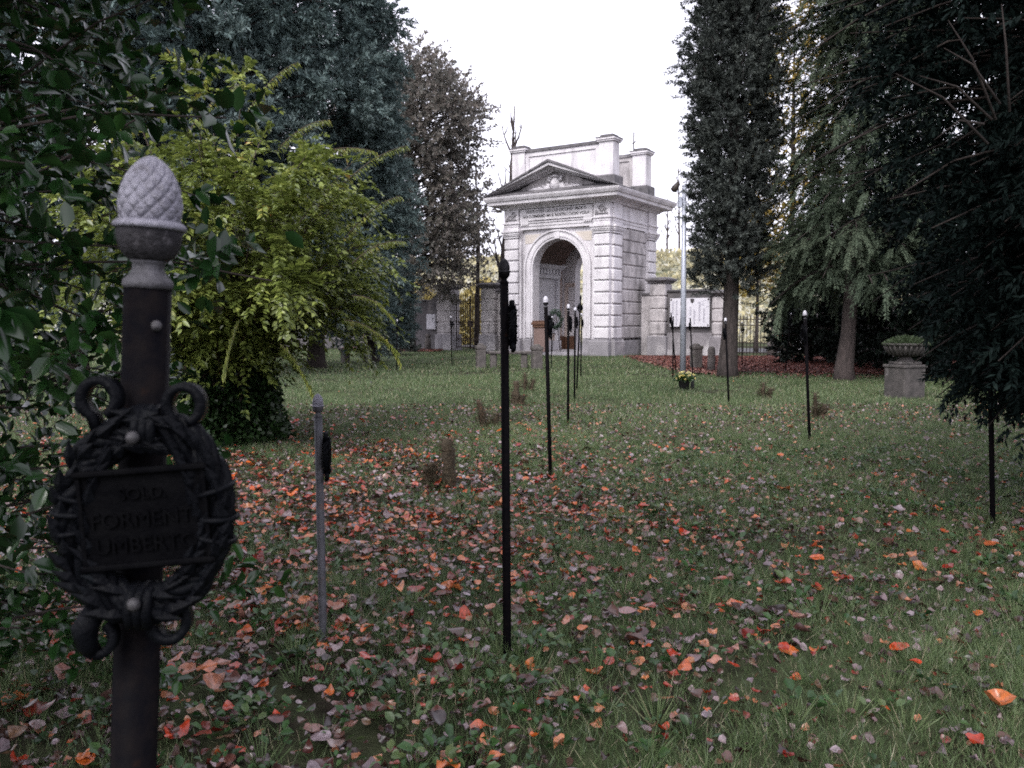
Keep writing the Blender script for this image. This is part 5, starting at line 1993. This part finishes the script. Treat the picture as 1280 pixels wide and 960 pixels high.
# --------------------------------------------------------------- conifers
# columnar cypress beside the lamp post
p = ground(909, 471)
tree('columnar_cypress', 'tall dark columnar cypress with bare lower trunk beside the lamp post', 'tree', p, 15.5, 0.215, 1.75,
     lambda t: 1.08 * min(1.0, 0.75 + 1.2 * t) * (1 - max(0, t - 0.6) * 1.2), L_CYPD, M_BARK, 51, n_limbs=460, rise=0.95, droop=0.05, twig=0.5, per=64, twigs_per_m=17,
     leaf=(0.095, 0.024), scat=0.5, lean=(0.010, 0), inner=0.2, limb_r=0.03)
# cedar with drooping fans
p = ground(1054, 474)
tree('drooping_cedar', 'grey-green cedar with drooping fans of foliage and a bare flared trunk', 'tree', p, 15, 0.18, 2.5,
     lambda t: 2.05 - 1.0 * t if t < 0.42 else 2.9 - 1.8 * t, L_CEDAR, M_BARKP, 52, n_limbs=270, rise=0.22, droop=1.0, twig=0.95, per=105, twigs_per_m=17,
     leaf=(0.085, 0.016), mode='flat', tipdroop=0.28, lean=(0.055, 0.01), inner=0.10, scat=0.35, flare=1.6)
# blue-green conifers behind the shrub
for (px, Y, H, rad, seed, lab) in ((95, 19, 14, 2.9, 61, 'blue-green conifer mostly hidden behind the holly leaves'),
                                    (265, 22.5, 16, 3.1, 62, 'large blue-green conifer directly behind the yellow-green shrub'),
                                    (395, 25.5, 16, 2.7, 63, 'blue-green conifer between the shrub and the bronze autumn tree')):
    tree('cypress_tree', lab, 'tree', ((px - 640) / 1050 * Y, Y, 0), H, 0.24, 0.9,
         lambda t, rad=rad: rad * min(1.0, 0.75 + 2 * t) * (1 - max(0, t - 0.45) * 1.0), L_CYPB, M_BARKD, seed, n_limbs=230, rise=0.38, droop=0.35, twig=0.8, per=46,
         twigs_per_m=13, leaf=(0.15, 0.042), group='blue-green conifers behind the shrub', scat=0.5, inner=0.3, tipdroop=0.1)
tree('slender_conifer', 'narrow greyish conifer in front of the bronze autumn tree', 'tree', ((462 - 640) / 1050 * 29, 29, 0), 13.5, 0.2, 0.6,
     lambda t: 1.5 * (1 - 0.66 * t), L_CYPB, M_BARKD, 64, n_limbs=220, rise=0.3, droop=0.4, twig=0.6, per=42, twigs_per_m=12, leaf=(0.15, 0.038), scat=0.5)
tree('dwarf_conifer', 'low spreading dark conifer bush at the foot of the dark wall', 'tree', ((494 - 640) / 1050 * 36, 36, 0), 3.6, 0.12, 0.15,
     lambda t: 1.05 * (1 - 0.75 * t), L_CYPD, M_BARKD, 65, n_limbs=90, rise=0.12, droop=0.3, twig=0.5, per=22, twigs_per_m=12, leaf=(0.15, 0.045), scat=0.5)
# bronze broadleaf behind
tree('bronze_autumn_tree', 'large broadleaf tree with bronze autumn leaves left of the gateway'.replace(' left of', ' rising beside'), 'tree', ((514 - 640) / 1050 * 40.5, 40.5, 0), 13.4, 0.22, 2.6,
     lambda t: 3.1 * (1.0 if t < 0.72 else max(0.35, 1 - ((t - 0.72) / 0.30) ** 2)), L_BROWN, M_BARKD, 66, n_limbs=210, rise=0.5, droop=0.3, twig=1.1, per=23, twigs_per_m=9, leaf=(0.15, 0.085), scat=1.1, inner=0.3)
tree('small_bronze_tree', 'thin bronze-leaved tree leaning over the brown iron gate', 'tree', ((597 - 640) / 1050 * 45, 45, 0), 9.5, 0.16, 3.4,
     lambda t: 1.2 * math.sin(PI * min(1, 0.25 + 0.65 * t)), L_BROWN, M_BARKD, 67, n_limbs=40, rise=0.6, droop=0.2, twig=0.7, per=12, twigs_per_m=7, leaf=(0.15, 0.10), scat=0.9)
# yellow trees across the boundary
tree('yellow_autumn_tree', 'tall thin-leaved yellow tree showing between cypress and cedar', 'tree', ((985 - 640) / 1050 * 39, 39, 0), 15.5, 0.2, 2.2,
     lambda t: 2.3 * math.sin(PI * min(1, 0.25 + 0.65 * t)), L_YELLOW, M_BARK, 68, n_limbs=85, rise=0.6, droop=0.2, twig=0.8, per=13, twigs_per_m=7, leaf=(0.16, 0.11), scat=0.9)
tree('orange_autumn_tree', 'low yellow-orange tree behind the low dark gate', 'tree', ((945 - 640) / 1050 * 40, 40, 0), 7.0, 0.10, 2.7,
     lambda t: 1.7 * math.sin(PI * min(1, 0.3 + 0.65 * t)), L_YELLOW, M_BARK, 69, n_limbs=45, rise=0.4, droop=0.3, twig=0.6, per=12, twigs_per_m=8, leaf=(0.14, 0.09), scat=0.9)
# dark evergreen bushes under the cedar and behind the urn
for (px, Y, H, rad, seed, lab) in ((1012, 29.5, 4.6, 1.15, 71, 'black-green bush between the low gate and the cedar trunk'),
                                    (1038, 28, 5.0, 1.8, 72, 'black-green bush directly behind the cedar trunk'),
                                    (1100, 25.5, 5.5, 1.9, 73, 'black-green bush behind the cedar and the stone urn'),
                                    (1160, 22.5, 5.5, 1.9, 74, 'black-green glossy bush just behind the stone urn'),
                                    (1235, 20, 6, 2.1, 75, 'black-green bush between the stone urn and the yew'),
                                    (1320, 18, 6, 2.1, 76, 'black-green bush behind the hanging yew')):
    tree('evergreen_bush', lab, 'bush', ((px - 640) / 1050 * Y, Y, 0), H, 0.09, 0.12,
         lambda t, rad=rad: rad * math.sin(PI * min(1, 0.32 + 0.62 * t)) ** 0.7, L_HEDGE, M_BARKD, seed, n_limbs=80, rise=0.35, droop=0.5, twig=0.5, per=34, twigs_per_m=13,
         leaf=(0.12, 0.055), group='black-green bushes along the shaded boundary', scat=0.7, inner=0.35)


# ------------------------------------------------------------- bare trees
def bare_tree(x, y, z, H, r0, seed, label, spread=0.35, mat=M_BARKP):
    rng = np.random.default_rng(seed)
    o = thing('bare_tree', label, 'tree', (x, y, z), 0, 'leafless trees beyond the wall')
    mb = MB()
    tk = polyline((0, 0, -0.2), (0, 0, 1), H, 10, 0, 0.03, rng)
    mb.tube(tk, np.linspace(r0, 0.03, 11), 8)
    mb.build('trunk', mat, o)
    mb = MB()
    for i in range(22):
        k = rng.integers(3, 10)
        a = rng.uniform(0, 2 * PI)
        ln_ = H * 0.22 * rng.uniform(0.5, 1.2) * (1 - 0.05 * k)
        pl = polyline(tk[k], (math.cos(a) * spread, math.sin(a) * spread, 0.7), ln_, 5, -0.3, 0.10, rng)
        mb.tube(pl, np.linspace(r0 * 0.28, 0.012, 6), 5)
        for q in range(3):
            a2 = rng.uniform(0, 2 * PI)
            p2 = polyline(pl[rng.integers(1, 5)], (math.cos(a2) * 0.5, math.sin(a2) * 0.5, 0.8), ln_ * 0.4, 3, 0, 0.1, rng)
            mb.tube(p2, np.linspace(0.022, 0.008, 4), 4)
    mb.build('crown', mat, o)


bare_tree(-0.75, 46, 0, 13.5, 0.24, 81, 'tall leafless pollard with dark trunk rising behind the gateway corner', 0.28, M_BARKP)
for i, (px, Y, z, H, lab) in enumerate(((832, 95, 7.7, 8, 'faint leafless tree on the hillside nearest the gateway side'), (848, 92, 7.7, 11, 'faint leafless tree on the hillside beside the lamp post'),
                                         (574, 88, 7.7, 7, 'faint leafless tree on the hillside above the brown gate'), (592, 95, 7.7, 9, 'faint leafless tree on the hillside above the near gate pier'),
                                         (600, 84, 7.4, 6, 'thin leafless sapling on the hillside touching the gate pier top'))):
    bare_tree((px - 640) / 1050 * Y, Y, z, H, 0.14, 82 + i, lab, 0.4)

# yellow vine hedge seen through the brown gate
rng = np.random.default_rng(90)
for (px, Y, wx, ht, lab) in ((585, 54, 5.0, 4.2, 'yellow-leaved hedge glowing behind the brown iron gate'), (835, 56, 3.0, 3.6, 'pale yellow-green hedge between the gateway and the lamp post')):
    n = 9000
    q = rng.uniform(-1, 1, (n, 3))
    P = np.stack([q[:, 0] * wx, q[:, 1] * 0.9, (q[:, 2] * 0.5 + 0.5) * ht * (0.85 + 0.15 * np.sin(q[:, 0] * 7))], -1)
    V, T, r_ = cards(P, rand_dirs(n, rng), rand_dirs(n, rng), 0.26, 0.18, rng.uniform(0, 1, n))
    o = soup('autumn_hedge', V, T, r_, L_YHEDGE if px < 700 else L_VINE)
    o.location = ((px - 640) / 1050 * Y, Y, 0)
    tag(o, lab, 'hedge')

bpy.context.view_layer.update()
